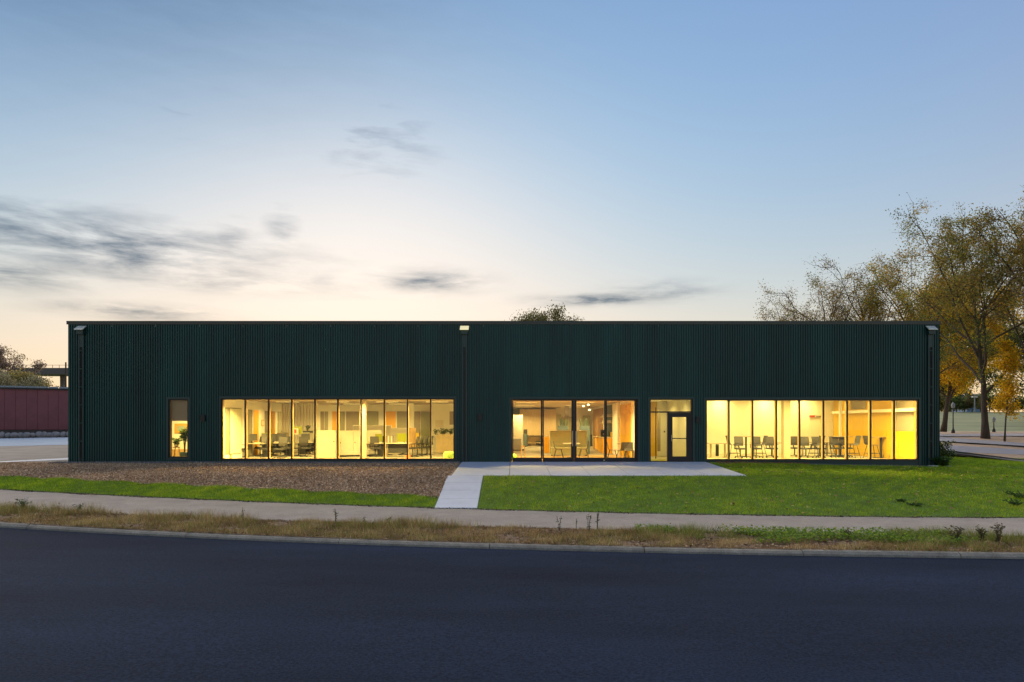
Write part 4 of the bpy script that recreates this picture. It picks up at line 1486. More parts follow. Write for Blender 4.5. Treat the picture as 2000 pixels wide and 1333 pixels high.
# ------------------------------------------------------------------ entry lobby
wallbox('lobby_panel', 'white', X(1284, 5.9), XV - .01, 5.9, 5.999, .01, CH)
wallbox('lobby_door', 'yellow', X(1327.5, 5.8), X(1336, 5.8), 5.8, 5.899, .01, 2.3)
wallbox('lobby_post', 'black', X(1280.4, 3.2), X(1281.8, 3.2), 3.2, 3.26, .01, 2.5)
wallbox('lobby_post', 'taupe', X(1284.5, 5), X(1290, 5), 5.0, 5.1, .3, 2.4)
wallbox('card_reader', 'darkgrey', X(1296.5, 5.88), X(1299, 5.88), 5.88, 5.899, H(845, 5.9), H(842, 5.9))

# ------------------------------------------------------------------ meeting room behind the right strip
wallbox('column', 'taupe', X(1531.3, 3), X(1544, 3), 3, 3.35, .004, 3.39)
wallbox('column', 'white', X(1640, 7), X(1644.3, 7), 7, 7.1, .004, 3.39)
wallbox('back_door', 'white', X(1581, 9.25), X(1607, 9.25), 9.27, 9.298, .01, 2.2)
sg = MB().box(-.16, .16, 0, .03, -.06, .06).build('exit_sign', 'red')
sg.location = at(1586.5, 9.2, H(813.5, 9.2))
tag(sg, 'small red sign above the white back door of the meeting room', 'sign')
sg = MB().box(-.16, .16, 0, .03, -.05, .05).build('wall_sign', 'taupe')
sg.location = at(1599, 9.2, H(814, 9.2))
tag(sg, 'small grey plate right of the red sign', 'sign')


def on_right_c(name, m, u0, u1, z0, z1, proud):
    return on_right(name, m, u0, u1, z0, z1, proud, XC)


on_right_c('shaded_window', 'shade', 1662, 1692, H(800, 6.6), 3.2, .02)
on_right_c('shaded_window', 'shade', 1752, 1786, 1.36, 2.95, .02)
on_right_c('window_trim', 'taupe', 1750, 1751.8, 1.34, 2.97, .03)
shf = MB().box(-.28, -.002, .4, 8.9, 2.28, 2.42).build('wall_ledge', 'white')
shf.location = (XC, D0, 0)
tag(shf, 'long white ledge running along the yellow wall of the meeting room', 'ledge')
# boards in the yellow wall
for k in range(8):
    y = .5 + k * 1.09
    MB().box(XC - .012, XC - .0015, y, y + 1.075, .12, 2.2).build('wall_board', 'yellow', bld)
# bar tables, stools, desks, chairs
def bar_table(u, Z, w, lb):
    t = thing('high_table', lb, 'table', at(u, Z), 0, 'high tables in the meeting room')
    MB().box(-w / 2, w / 2, -.3, .3, 1.03, 1.06).build('tabletop', 'taupe', t)
    MB().box(-.04, .04, -.04, .04, .02, 1.029).build('pedestal', 'darkgrey', t)
    MB().box(-.25, .25, -.25, .25, 0, .019).build('foot_plate', 'darkgrey', t)


bar_table(1720.5, 4.0, 1.0, 'high table with one post in front of the yellow wall')
bar_table(1641.5, 5.2, 1.0, 'high table with one post beside the thin white column')
bar_table(1457, 5.2, 1.0, 'high table with one post in the second pane of the right strip')
used = set()
bs = shell_chair(.68, .44, 'bar_stool')
bs.scale = (1.15, 1.25, 1.0)
G4 = 'bar stools in the meeting room'
for u, Z, rz, lb in ((1664, 3.7, 90, 'bar stool facing left, just right of the sixth mullion of the right strip'), (1703, 3.7, -90, 'bar stool facing right at the yellow wall table, left side'),
                     (1742, 3.7, 90, 'bar stool facing left at the yellow wall table, right side'), (1433, 3.9, -90, 'bar stool with tilted back facing right in the second pane of the right strip'),
                     (1483, 3.9, 90, 'bar stool with tilted back facing left, right of the second mullion'), (1594, 3.9, 100, 'bar stool turned left beside the white back door'),
                     (1617, 3.9, -95, 'bar stool facing right beside the thin white column')):
    place(bs, used, u, Z, rz, lb, G4)
used = set()
tc2 = task_chair()
G5 = 'task chairs in the meeting room'
for u, Z, rz, lb in ((1446, 4.0, 180, 'dark meeting chair with its back to the second pane of the right strip'), (1477, 4.2, 165, 'dark meeting chair beside the second mullion of the right strip'),
                     (1507, 4.4, 182, 'dark meeting chair with square back in the third pane'), (1552, 5.0, 170, 'dark meeting chair just right of the taupe column'),
                     (1574, 4.2, 175, 'dark meeting chair with square back in the fifth pane'), (1600, 4.2, 200, 'dark meeting chair at the fifth mullion of the right strip'),
                     (1633, 4.8, 180, 'dark meeting chair in the sixth pane in front of the yellow corner'), (1652, 4.9, 190, 'dark meeting chair tight against the sixth mullion')):
    place(tc2, used, u, Z, rz, lb, G5)
for u, Z, w, lb in ((1402, 4.4, .95, 'dark-topped folding table in the first pane of the right strip'), (1524, 5.4, .8, 'dark-topped folding table left of the taupe column'),
                    (1627, 6.2, .9, 'dark-topped folding table in front of the yellow corner'), (1490, 6.0, 1.2, 'dark-topped folding table behind the third pane chairs'), (1585, 6.4, 1.2, 'dark-topped folding table behind the fifth pane chairs')):
    d_ = desk(w, .6, .73, False, 'taupe')
    d_.location = at(u, Z)
    tag(d_, lb, 'table', 'meeting room folding tables')
block('leaning_board', 'darkgrey', 1398, 1404, 4.9, 868, 890, 'dark upright panel under the first meeting table', 'panel', .04, 0, z0=.05)


# ------------------------------------------------------------------ trees
def limb(start, d, L, r0, r1, seg, rg, trop, wob):
    pts = [np.array(start, float)]
    d = np.array(d, float)
    for k in range(seg):
        d = d + rg.normal(size=3) * wob + np.array([0, 0, trop])
        d /= np.linalg.norm(d)
        pts.append(pts[-1] + d * L / seg)
    return np.array(pts), np.linspace(r0, r1, seg + 1)


def along(pts, f):
    t = f * (len(pts) - 1)
    i = min(int(t), len(pts) - 2)
    p = pts[i] + (pts[i + 1] - pts[i]) * (t - i)
    d = pts[i + 1] - pts[i]
    return p, d / np.linalg.norm(d)


def tree(label, loc, Ht, Rc, clear, rt, pal, nleaf, lsize, seed, nl=9, group=None, name='tree', lean=(0, 0), clump=.22, palz=None, droop=0.0, flat=1.0, sub=7, tert=5):
    rg = np.random.default_rng(seed)
    t = thing(name, label, 'tree', loc, 0, group)
    tk, tr = limb((0, 0, -.15), (lean[0], lean[1], 1), Ht * .72, rt, rt * .25, 8, rg, .12, .05)
    tr[0] *= 1.35
    trunk = MB().tube([tuple(p) for p in tk], list(tr), 10)
    br = MB()
    twigs = []
    f0 = clear / (Ht * .72)
    for k in range(nl):
        f = f0 + (1 - f0) * (k / nl) ** .9 + rg.uniform(0, .04)
        f = min(f, .98)
        p, d = along(tk, f)
        an = k * 2.4 + rg.uniform(-.4, .4)
        elv = rg.uniform(.25, .75) + .55 * f
        dr_ = np.array([math.cos(an) * math.cos(elv), math.sin(an) * math.cos(elv), math.sin(elv) * flat])
        zrel = (p[2] - clear) / (Ht - clear)
        L = Rc * rg.uniform(.85, 1.15) * (1.05 - .35 * zrel) / max(.45, math.cos(elv) ** .5)
        L = min(L, max(1.0, (Ht - p[2]) / max(.25, math.sin(elv))))
        r_ = rt * .42 * (1 - .55 * zrel)
        lp, lr = limb(p, dr_, L, r_, r_ * .2, 6, rg, .03, .13)
        br.tube([tuple(q) for q in lp], list(lr), 6)
        for j in range(sub):
            f2 = .22 + .78 * (j + rg.uniform(0, .9)) / sub
            f2 = min(f2, .99)
            p2, d2 = along(lp, f2)
            side_ = np.cross(d2, rg.normal(size=3))
            side_ /= np.linalg.norm(side_) + 1e-6
            d3 = d2 * .6 + side_ * .9 + np.array([0, 0, .12 - droop])
            L2 = L * rg.uniform(.28, .5) * (1.15 - .5 * f2)
            sp_, sr = limb(p2, d3 / np.linalg.norm(d3), L2, r_ * .32, .012, 4, rg, .02 - droop * .2, .2)
            br.tube([tuple(q) for q in sp_], list(sr), 4, cap=False)
            for i_ in range(tert):
                f3 = .25 + .75 * (i_ + rg.uniform(0, .9)) / tert
                p3, d4 = along(sp_, min(f3, .99))
                s3 = np.cross(d4, rg.normal(size=3))
                s3 /= np.linalg.norm(s3) + 1e-6
                d5 = d4 * .6 + s3 + np.array([0, 0, -droop])
                tp, tr_ = limb(p3, d5 / np.linalg.norm(d5), L2 * rg.uniform(.35, .6), .012, .005, 3, rg, -droop * .2, .25)
                br.tube([tuple(q) for q in tp], list(tr_), 3, cap=False)
                twigs.append(tp)
    trunk.build('trunk', 'bark', t, smooth=True)
    br.build('branches', 'bark', t)
    tw = np.array(twigs)                       # (n,4,3)
    # some twigs stay bare, neighbours share a tint
    keep = rg.uniform(.08, 1, len(tw)) ** 2.2
    w = keep / keep.sum()
    idx = rg.choice(len(tw), nleaf, p=w)
    f = rg.uniform(0, 2.999, nleaf)
    i_ = f.astype(int)
    P = tw[idx, i_] + (tw[idx, i_ + 1] - tw[idx, i_]) * (f - i_)[:, None]
    P = P + rg.normal(size=(nleaf, 3)) * clump * np.array([1, 1, .75])
    D = rg.normal(size=(nleaf, 3)) + np.array([0, 0, -.5])
    D /= np.linalg.norm(D, axis=1)[:, None]
    S = np.cross(D, rg.normal(size=(nleaf, 3)))
    S /= np.linalg.norm(S, axis=1)[:, None] + 1e-6
    L = (lsize * rg.uniform(.6, 1.5, nleaf))[:, None]
    V = np.stack([P, P + D * L * .5 + S * L * .26, P + D * L, P + D * L * .5 - S * L * .26], 1).reshape(-1, 3)
    pal = np.array(pal)
    tint = rg.integers(0, len(pal), len(tw))
    c = pal[np.where(rg.uniform(size=nleaf) < .7, tint[idx], rg.integers(0, len(pal), nleaf))]
    if palz is not None:                        # lower boughs keep another leaf colour
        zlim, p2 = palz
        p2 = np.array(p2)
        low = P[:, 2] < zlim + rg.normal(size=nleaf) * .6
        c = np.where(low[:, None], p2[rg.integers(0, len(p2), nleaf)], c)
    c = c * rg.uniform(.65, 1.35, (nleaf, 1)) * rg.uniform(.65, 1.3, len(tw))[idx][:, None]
    fastmesh('crown', V, np.arange(nleaf * 4).reshape(-1, 4), 'leaf', t, np.repeat(c, 4, 0))
    return t


def base(u, Y):
    x = (u - 1000) * Y / F
    return (x, Y, float(zt(x, Y)))


OLIVE = [(.23, .23, .05), (.28, .21, .05), (.17, .19, .05), (.34, .23, .035)]
YEL = [(.74, .48, .02), (.62, .44, .02), (.44, .38, .03), (.68, .40, .02)]
DKG = [(.05, .10, .025), (.08, .14, .035), (.14, .18, .035), (.065, .085, .035)]
BRN = [(.24, .18, .08), (.28, .20, .08), (.20, .15, .07)]
GT = 'autumn trees beyond the right end of the building'
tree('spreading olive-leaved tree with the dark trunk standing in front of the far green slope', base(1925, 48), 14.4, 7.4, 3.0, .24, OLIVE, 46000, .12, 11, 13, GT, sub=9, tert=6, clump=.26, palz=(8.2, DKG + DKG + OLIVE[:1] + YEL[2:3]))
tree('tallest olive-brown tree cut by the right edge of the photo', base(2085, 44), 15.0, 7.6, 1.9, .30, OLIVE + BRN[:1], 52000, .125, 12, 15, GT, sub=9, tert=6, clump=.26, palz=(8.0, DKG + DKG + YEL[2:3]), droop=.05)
tree('bright yellow tree right beside the end of the building', base(1842, 72), 14.0, 5.4, 2.8, .27, YEL, 80000, .2, 13, 13, GT, droop=.1, clump=.5, sub=8, tert=6)
tree('thin half-bare tree behind the roof, nearest the right end', base(1712, 62), 15.6, 5.0, 4.5, .22, BRN + OLIVE, 13000, .12, 14, 12, GT, clump=.3)
tree('thin half-bare tree behind the roof, second from the right end', base(1622, 64), 14.6, 5.0, 4.5, .2, BRN + OLIVE, 12000, .12, 15, 12, GT, clump=.3)
tree('lowest half-bare tree behind the roof, leftmost of the right-hand group', base(1556, 68), 12.4, 4.6, 4.5, .2, BRN + OLIVE, 8000, .12, 16, 12, GT, clump=.3)
tree('olive tree behind the roof between the half-bare ones and the spreading tree', base(1790, 60), 14.0, 5.6, 4.0, .22, OLIVE + YEL[2:], 26000, .13, 17, 12, GT, clump=.3)
tree('small rounded treetop peeking over the roof near the middle', base(1062, 75), 12.2, 3.9, 6.5, .2, [(.16, .16, .06), (.20, .18, .06)], 26000, .2, 18, 16, clump=.4)
GL = 'trees beyond the red wall'
tree('bare purplish-brown tree at the left edge beyond the red wall', base(2, 78), 9.8, 3.6, 1.5, .22, [(.26, .19, .15), (.22, .17, .14)], 16000, .17, 19, 11, GL)
tree('tree cut by the left edge beyond the red wall', base(-50, 82), 11.0, 4.5, 2.0, .22, BRN, 12000, .17, 20, 10, GL)
tree('yellow-green rounded tree in front of the bridge beyond the red wall', base(56, 72), 6.2, 2.4, .8, .16, [(.30, .26, .09), (.22, .23, .08), (.34, .25, .07)], 24000, .17, 21, 11, GL, clump=.35)
tree('greyish green bush at the left edge just above the red wall', base(22, 66), 5.6, 2.6, .5, .14, [(.28, .26, .15), (.24, .24, .14)], 18000, .16, 22, 10, GL, clump=.35)
tree('low green shrub above the red wall under the bridge', base(121, 70), 4.6, 1.6, .4, .1, [(.08, .11, .03), (.12, .13, .03)], 6000, .16, 23, 8, GL, clump=.3)
# yellow bough hanging at the right edge
tree('slender yellow-leaved sapling hanging over the far slope at the right edge', base(1962, 46), 8.6, .85, 1.6, .06, YEL[:2] + YEL[3:], 6000, .13, 24, 10, GT, droop=.25)

# ------------------------------------------------------------------ left background: red wall, boulders, bridge
def wx(u, Y):
    return (u - 1000) * Y / F


red = thing('red_panel_wall', 'long dark red panelled wall with pale cap at the left edge', 'wall', (0, 0, 0))


def wy(u):
    return 56.2 + (u - 0) * .018


us = [-58, -36, -14, 8.5, 30.5, 52, 73, 94, 114, 134, 155, 176, 197]
zb, ztop = 1.25, 4.62
for a, b in zip(us[:-1], us[1:]):
    xa_, xb_ = wx(a, wy(a)) + .012, wx(b, wy(b)) - .012
    mb = MB()
    y0, y1 = wy(a), wy(b)
    c = [(xa_, y0, zb), (xb_, y1, zb), (xb_, y1, ztop), (xa_, y0, ztop)]
    d = [(x, y + .1, z) for x, y, z in c]
    mb.quad(*c).quad(*d)
    for k in range(4):
        mb.quad(c[k], c[(k + 1) % 4], d[(k + 1) % 4], d[k])
    mb.build('panel', 'redpanel', red)
    MB().bar((xa_ + .02, y0 + .05, ztop + .2), (xb_ - .02, y1 + .05, ztop + .2), .34, .13).build('cap', 'capblue', red)
a, b = us[0], us[-1]
MB().bar((wx(a, wy(a)), wy(a) + .06, ztop + .062), (wx(b, wy(b)), wy(b) + .06, ztop + .062), .22, .12).build('cap_rail', 'black', red)
for a in us[1:-1]:
    MB().box(wx(a, wy(a)) - .06, wx(a, wy(a)) + .06, wy(a) + .09, wy(a) + .16, zb, ztop).build('joint_strip', 'black', red)
bank = MB()
for a, b in zip(us[:-1], us[1:]):
    xa_, xb_ = wx(a, wy(a)), wx(b, wy(b))
    bank.quad((xa_, wy(a) - 1.1, .60), (xb_, wy(b) - 1.1, .60), (xb_, wy(b) + .25, 1.34), (xa_, wy(a) + .25, 1.34))
    bank.quad((xa_, wy(a) - 1.1, .60), (xa_, wy(a) - 1.1, .2), (xb_, wy(b) - 1.1, .2), (xb_, wy(b) - 1.1, .60))
tag(bank.build('bank', 'soil'), kind='structure')


def boulder(loc, rx, ry, rz_, seed):
    bm = bmesh.new()
    bmesh.ops.create_icosphere(bm, subdivisions=2, radius=1)
    rg = np.random.default_rng(seed)
    k = rg.normal(size=(5, 3)) * 1.6
    ph = rg.uniform(0, 6, 5)
    for v in bm.verts:
        d = 1 + sum(.07 * math.sin(float(np.dot(k[i], v.co)) + ph[i]) for i in range(5))
        v.co = Vector((v.co.x * rx * d, v.co.y * ry * d, v.co.z * rz_ * d))
    me = bpy.data.meshes.new('boulder')
    bm.to_mesh(me)
    bm.free()
    me.polygons.foreach_set('use_smooth', [True] * len(me.polygons))
    me.materials.append(M['stone'])
    o = bpy.data.objects.new('boulder', me)
    COL.objects.link(o)
    o.location = loc
    o.rotation_euler = (0, 0, rg.uniform(-.4, .4))
    return o


bl = [(-30, 15), (-12, 13), (4, 9), (14.5, 10), (28, 15), (40.5, 8), (52, 15), (65, 11), (77.5, 13), (88, 10), (96.5, 10), (110, 17), (124, 11), (136, 11)]
ordn = ['', '', 'leftmost', 'second', 'third', 'fourth', 'fifth', 'sixth', 'seventh', 'eighth', 'ninth', 'tenth', 'eleventh', 'twelfth']
for k, (u, w) in enumerate(bl):
    Y = wy(u) - 1.5
    s = F / Y
    hgt = random.uniform(.36, .52)
    lb = (ordn[k] + ' in-frame grey boulder counted from the left, below the red wall') if ordn[k] else ['far', 'near'][k] + ' boulder of the two beyond the left edge, below the red wall'
    tag(boulder((wx(u, Y), Y, .62 + hgt * .42), w / s / 2 * 1.06, .32, hgt * .62, 40 + k), lb, 'boulder', 'boulders at the foot of the red wall')

brd = thing('bridge', 'dark far-off bridge deck on piers at the left horizon', 'bridge', (0, 0, 0))
Yb = 250.0
MB().box(wx(20, Yb), wx(330, Yb), Yb, Yb + 12, 1.66 + (HZ - 731) * Yb / F, 1.66 + (HZ - 719) * Yb / F).build('deck', 'bridge', brd)
for u in (20, 103, 190, 280):
    MB().prism([(wx(u, Yb) - .4, 1), (wx(u, Yb) + .4, 1), (wx(u, Yb) + .7, 20.2), (wx(u, Yb) - .7, 20.2)], Yb + 5, Yb + 6).build('pier', 'bridge', brd)
rl = MB().bar((wx(20, Yb), Yb + .2, 1.66 + (HZ - 713.5) * Yb / F), (wx(330, Yb), Yb + .2, 1.66 + (HZ - 713.5) * Yb / F), .12, .12)
rl.build('railing', 'bridge', brd)
for k in range(24):
    u = 24 + k * 13
    MB().box(wx(u, Yb) - .06, wx(u, Yb) + .06, Yb + .15, Yb + .25, 1.66 + (HZ - 719) * Yb / F, 1.66 + (HZ - 713.6) * Yb / F).build('rail_post', 'bridge', brd)
pole = MB().tube([base(128.5, 110)[:2] + (0.5,), base(128.5, 110)[:2] + (1.66 + (HZ - 708) * 110 / F,)], [.16, .11], 8).build('utility_pole', 'bark')
tag(pole, 'thin dark wooden pole under the bridge beside the building corner', 'pole')

# ------------------------------------------------------------------ right background: lamps, hedge, blue house
def lamp_post(u, Y, vtop, label):
    b0 = base(u, Y)
    hgt = 1.66 + (HZ - vtop) * Y / F - b0[2]
    t = thing('lamp_post', label, 'lamp post', b0, 0, 'unlit lamp posts on the far slope')
    MB().lathe([(.16, 0), (.15, .25), (.07, .4), (.055, .5)], n=10).build('base', 'black', t)
    MB().tube([(0, 0, .45), (0, 0, hgt - .5)], [.055, .04], 8).build('post', 'black', t)
    MB().lathe([(.05, hgt - .5), (.14, hgt - .45), (.17, hgt - .15), (.06, hgt - .02), (.02, hgt + .06)], n=8).build('lantern', 'capblue', t)


lamp_post(1861.5, 62, 787, 'dark lamp post between the yellow tree trunk and the spreading tree')
lamp_post(1941, 70, 815, 'shorter dark lamp post right of the spreading tree trunk')
fl = thing('flood_pole', 'pale thin pole with a white lamp head far beyond the slope', 'lamp post', base(1903.5, 138))
hp = 1.66 + (HZ - 777) * 138 / F - fl.location[2]
MB().tube([(0, 0, 0), (0, 0, hp)], [.13, .1], 8).build('post', 'capblue', fl)
MB().box(-.5, .5, -.2, .2, hp, hp + .3).build('lamp_head', 'cabw', fl)
bh = thing('blue_house', 'blue hillside house with pale windows far behind the spreading tree', 'house', base(1905, 230))
s = 230 / F
z0 = 1.66 + (HZ - 800) * s - bh.location[2]
z1 = 1.66 + (HZ - 777) * s - bh.location[2]
MB().box(-2.9, 2.9, 0, 8, 0, z1).build('wall', 'blueb', bh)
MB().prism([(-3.2, z1), (3.2, z1), (2.2, z1 + 1.2), (-2.2, z1 + 1.2)], -.3, 8.3).build('roof', 'capblue', bh)
for k in range(5):
    for r_ in range(2):
        MB().box(-2.5 + k * 1.05, -1.9 + k * 1.05, -.03, -.001, z0 + .8 + r_ * 1.4, z0 + 1.7 + r_ * 1.4).build('window', 'cabw', bh)
rgb = np.random.default_rng(5)
for k, u in enumerate((1838, 1852, 1868, 1884, 1899, 1915, 1932, 1950, 1968, 1990, 2015, 2045)):
    Y = 142 + rgb.uniform(-2, 3)
    dark = k in (2, 9)
    tree(['first', 'second', 'third', 'fourth', 'fifth', 'sixth', 'seventh', 'eighth', 'ninth', 'tenth', 'eleventh', 'twelfth'][k] + (' bush from the left, darker, on the crest of the far slope' if dark else ' bush from the left along the crest of the far slope'),
         base(u, Y), 2.6 + rgb.uniform(-.3, 1.0), 1.6, .3, .1, DKG if dark else [(.20, .17, .05), (.15, .15, .05), (.11, .12, .04)], 1500, .3, 60 + k, 7, 'hedge bushes on the far slope', 'bush', clump=.35, sub=4, tert=3)
tree('dark evergreen mass behind the hedge left of the blue house', base(1856, 170), 8.0, 3.2, 1, .3, [(.03, .05, .03)], 9000, .4, 81, 10, clump=.6)
tree('dark green wooded clump at the right edge beyond the slope', base(2010, 110), 15, 8, 1, .3, DKG, 16000, .4, 82, 10, clump=.6)


# ------------------------------------------------------------------ grass, mulch and verge growth
def noise2(x, y, s, seed):
    rg = np.random.default_rng(seed)
    out = np.zeros_like(x)
    for k in range(6):
        a = rg.uniform(0, 6.28)
        fr = s * rg.uniform(.6, 2.2)
        out += np.sin((x * math.cos(a) + y * math.sin(a)) * fr + rg.uniform(0, 6.28) + 1.5 * np.sin(y * fr * .5 + k))
    return out / 6


def blades(name, x, y, h, w, cols, label, lean=.5, z_off=0.0, m='blade', cat='grass'):
    n = len(x)
    rg = np.random.default_rng(n)
    z = zt(x, y) + z_off
    a = rg.uniform(0, 6.28, n)
    ln = rg.uniform(.1, 1, n) * lean * h
    la = rg.uniform(0, 6.28, n)
    P = np.stack([x, y, z], 1)
    S = np.stack([np.cos(a), np.sin(a), 0 * a], 1) * (w / 2)[:, None]
    T = P + np.stack([np.cos(la) * ln, np.sin(la) * ln, h], 1)
    V = np.stack([P - S, P + S, T], 1).reshape(-1, 3)
    o = fastmesh(name, V, np.arange(n * 3).reshape(-1, 3), m, None, np.repeat(cols, 3, 0))
    return tag(o, label, cat, None, 'stuff')


def scatter(n, x0, x1, y0f, y1f, seed):
    """even scatter between two curves, weighted by the strip's width"""
    rg = np.random.default_rng(seed)
    x = rg.uniform(x0, x1, n * 2)
    a, b = y0f(x), y1f(x)
    wd = np.maximum(b - a, 0)
    k = rg.uniform(0, wd.max(), n * 2) < wd
    x, a, b = x[k][:n], a[k][:n], b[k][:n]
    return x, rg.uniform(a, b), rg


lawn_cols = np.array([(.19, .33, .012), (.27, .40, .014), (.33, .43, .018), (.40, .42, .05)])
x1_, y1_, rg = scatter(300000, WX1 + .05, 30, lambda x: farf(x)[0] + .03 + .05 * np.sin(x * 5), lambda x: np.where(x < PX1 + .03, PY - .03, np.where(x < 19.2, 29.6, np.clip(38.0 - .35 * (x - 19.0), 30, 40))), 31)
x2_, y2_, rg = scatter(90000, -30, WX0 - .05, lambda x: farf(x)[0] + .03 + .05 * np.sin(x * 4), lambda x: mulchedge(x) + .12 * np.sin(x * 3.1), 32)
xx, yy = np.concatenate([x1_, x2_]), np.concatenate([y1_, y2_])
nn = .8 * noise2(xx, yy, .9, 3) + .7 * noise2(xx, yy, 4.0, 4) + .7 * noise2(xx, yy * 1.6, 11.0, 5)
ci = np.clip((nn * 1.6 + 1.6 + rg.normal(size=len(xx)) * .7).astype(int), 0, 3)
cc = 1.15 * lawn_cols[ci] * rg.uniform(.6, 1.4, (len(xx), 1)) * (1 + .3 * nn)[:, None]
blades('lawn_grass', xx, yy, rg.uniform(.03, .085, len(xx)) * np.clip(1 + .55 * nn, .3, 2), rg.uniform(.008, .016, len(xx)), cc, 'short green lawn grass right of the walkway and along the path', .7, .01)

# a few leaves blown onto the lawn
xl, yl, rg = scatter(900, WX1 + .2, 26, lambda x: farf(x)[0] + .1, lambda x: np.where(x < PX1 + .1, PY - .1, 29.4), 41)
lc = np.array([(.45, .30, .10), (.30, .17, .08), (.52, .40, .12)])[rg.integers(0, 3, len(xl))]
LEAVES_ON_LAWN = (xl, yl, lc)

# dry verge grass between kerb and path
xv, yv, rg = scatter(150000, -24, 20, lambda x: kerbf(x)[0] + .125, lambda x: nearf(x)[0] + .06 + .10 * np.sin(x * 2.1) + .05 * np.sin(x * 7), 33)
bare = noise2(xv, yv * 1.4, 2.6, 51) < -.22 - .15 * rg.uniform(size=len(xv))
xv, yv = xv[~bare], yv[~bare]
nv = noise2(xv, yv, .9, 8)
PICK = np.array([3, 1, 0, 2])
n2 = noise2(xv, yv, 3.5, 9)
strawc = np.array([(.54, .38, .16), (.38, .235, .10), (.68, .51, .24), (.20, .12, .06), (.24, .30, .05)])
ci = np.where(rg.uniform(size=len(xv)) < np.clip(.24 + .4 * nv, .03, .7), 4, PICK[np.clip((n2 * 2.6 + 2.0 + rg.normal(size=len(xv)) * .7).astype(int), 0, 3)])
# greener towards the path on the right-hand side
fv = (yv - kerbf(xv)[0]) / (nearf(xv)[0] - kerbf(xv)[0])
grn = (xv > 3.2) & (fv > .55 + .12 * np.sin(xv * 2.3)) & (rg.uniform(size=len(xv)) < .7)
ci = np.where(grn, 4, ci)
cc = strawc[ci] * rg.uniform(.6, 1.25, (len(xv), 1))
hh = rg.uniform(.03, .14, len(xv)) * np.clip(1.0 + .7 * nv + .8 * n2, .25, 2.2) * (1 + .6 * (fv > .6) * (nv > 0))
blades('verge_grass', xv, yv, hh, rg.uniform(.005, .011, len(xv)), cc, 'dry straw-coloured grass on the verge between kerb and path', .9)

# broad-leaved green weeds on the right part of the verge
xw, yw, rg = scatter(14000, 3.0, 14.5, lambda x: kerbf(x)[0] + .9 + .25 * np.sin(x * 1.9), lambda x: nearf(x)[0] + .12, 34)
kp = noise2(xw, yw, 1.6, 12) > -.12
xw, yw = xw[kp], yw[kp]
nW = len(xw)
P = np.stack([xw, yw, zt(xw, yw) + rg.uniform(.02, .16, nW)], 1)
D = rg.normal(size=(nW, 3)) * np.array([1, 1, .5])
D /= np.linalg.norm(D, axis=1)[:, None]
S = np.cross(D, rg.normal(size=(nW, 3)) * .5 + np.array([0, 0, 1]))
S /= np.linalg.norm(S, axis=1)[:, None]
L = rg.uniform(.03, .075, nW)[:, None]
V = np.stack([P, P + D * L * .5 + S * L * .4, P + D * L, P + D * L * .5 - S * L * .4], 1).reshape(-1, 3)
gc = np.array([(.20, .34, .03), (.13, .25, .03), (.30, .42, .05)])[rg.integers(0, 3, nW)] * rg.uniform(.7, 1.2, (nW, 1))
tag(fastmesh('verge_weeds', V, np.arange(nW * 4).reshape(-1, 4), 'leaf', None, np.repeat(gc, 4, 0)), 'low bright green weeds along the right part of the verge', 'weeds', None, 'stuff')


def chips(name, x, y, lo, hi, cols, label, cat, zoff=.012, up=.5, asp=.35):
    n = len(x)
    rg = np.random.default_rng(n + 1)
    P = np.stack([x, y, zt(x, y) + zoff + rg.uniform(0, .02, n)], 1)
    D = rg.normal(size=(n, 3)) * np.array([1, 1, up])
    D /= np.linalg.norm(D, axis=1)[:, None]
    S = np.cross(D, np.array([0, 0, 1]) + rg.normal(size=(n, 3)) * up)
    S /= np.linalg.norm(S, axis=1)[:, None]
    L = rg.uniform(lo, hi, n)[:, None]
    A = P - D * L / 2
    B = P + D * L / 2
    V = np.stack([A - S * L * asp / 2, B - S * L * asp / 2, B + S * L * asp / 2, A + S * L * asp / 2], 1).reshape(-1, 3)
    return tag(fastmesh(name, V, np.arange(n * 4).reshape(-1, 4), 'chip', None, np.repeat(cols, 4, 0)), label, cat, None, 'stuff')


xm, ym, rg = scatter(150000, -30, -2.3, lambda x: mulchedge(x) - .05 + .12 * np.sin(x * 3.1), lambda x: np.full_like(x, 29.75), 35)
mc = np.array([(.64, .45, .26), (.50, .345, .20), (.76, .57, .36), (.33, .225, .135)])[rg.integers(0, 4, len(xm))] * rg.uniform(.6, 1.35, (len(xm), 1)) * (1 + .2 * noise2(xm, ym, 1.2, 22))[:, None]
chips('mulch_chips', xm, ym, .025, .085, mc, 'brown wood chip mulch left of the walkway', 'mulch')
xg, yg, rg = scatter(16000, -20.0, -2.3, lambda x: 29.45 + .12 * np.sin(x * 1.7), lambda x: np.full_like(x, 29.95), 36)
gcol = np.array([(.26, .26, .26), (.18, .18, .19), (.36, .35, .33)])[rg.integers(0, 3, len(xg))] * rg.uniform(.7, 1.2, (len(xg), 1))
chips('gravel_stones', xg, yg, .025, .055, gcol, 'grey gravel along the foot of the green wall', 'gravel', .022, .6, .8)
# red-brown fallen leaves and chips right of the patio
xg, yg, rg = scatter(2200, 8.9, 13.0, lambda x: 29.25 + .12 * (x - 9), lambda x: np.full_like(x, 29.9), 37)
gcol = np.array([(.30, .14, .09), (.22, .11, .08), (.38, .22, .14)])[rg.integers(0, 3, len(xg))] * rg.uniform(.7, 1.2, (len(xg), 1))
chips('fallen_leaves', xg, yg, .04, .09, gcol, 'reddish fallen leaves along the foot of the right window strip', 'leaves', .03, .4, .6)
chips('blown_leaves', *LEAVES_ON_LAWN[:2], .05, .09, LEAVES_ON_LAWN[2], 'scattered brown leaves lying on the lawn', 'leaves', .06, .4, .6)
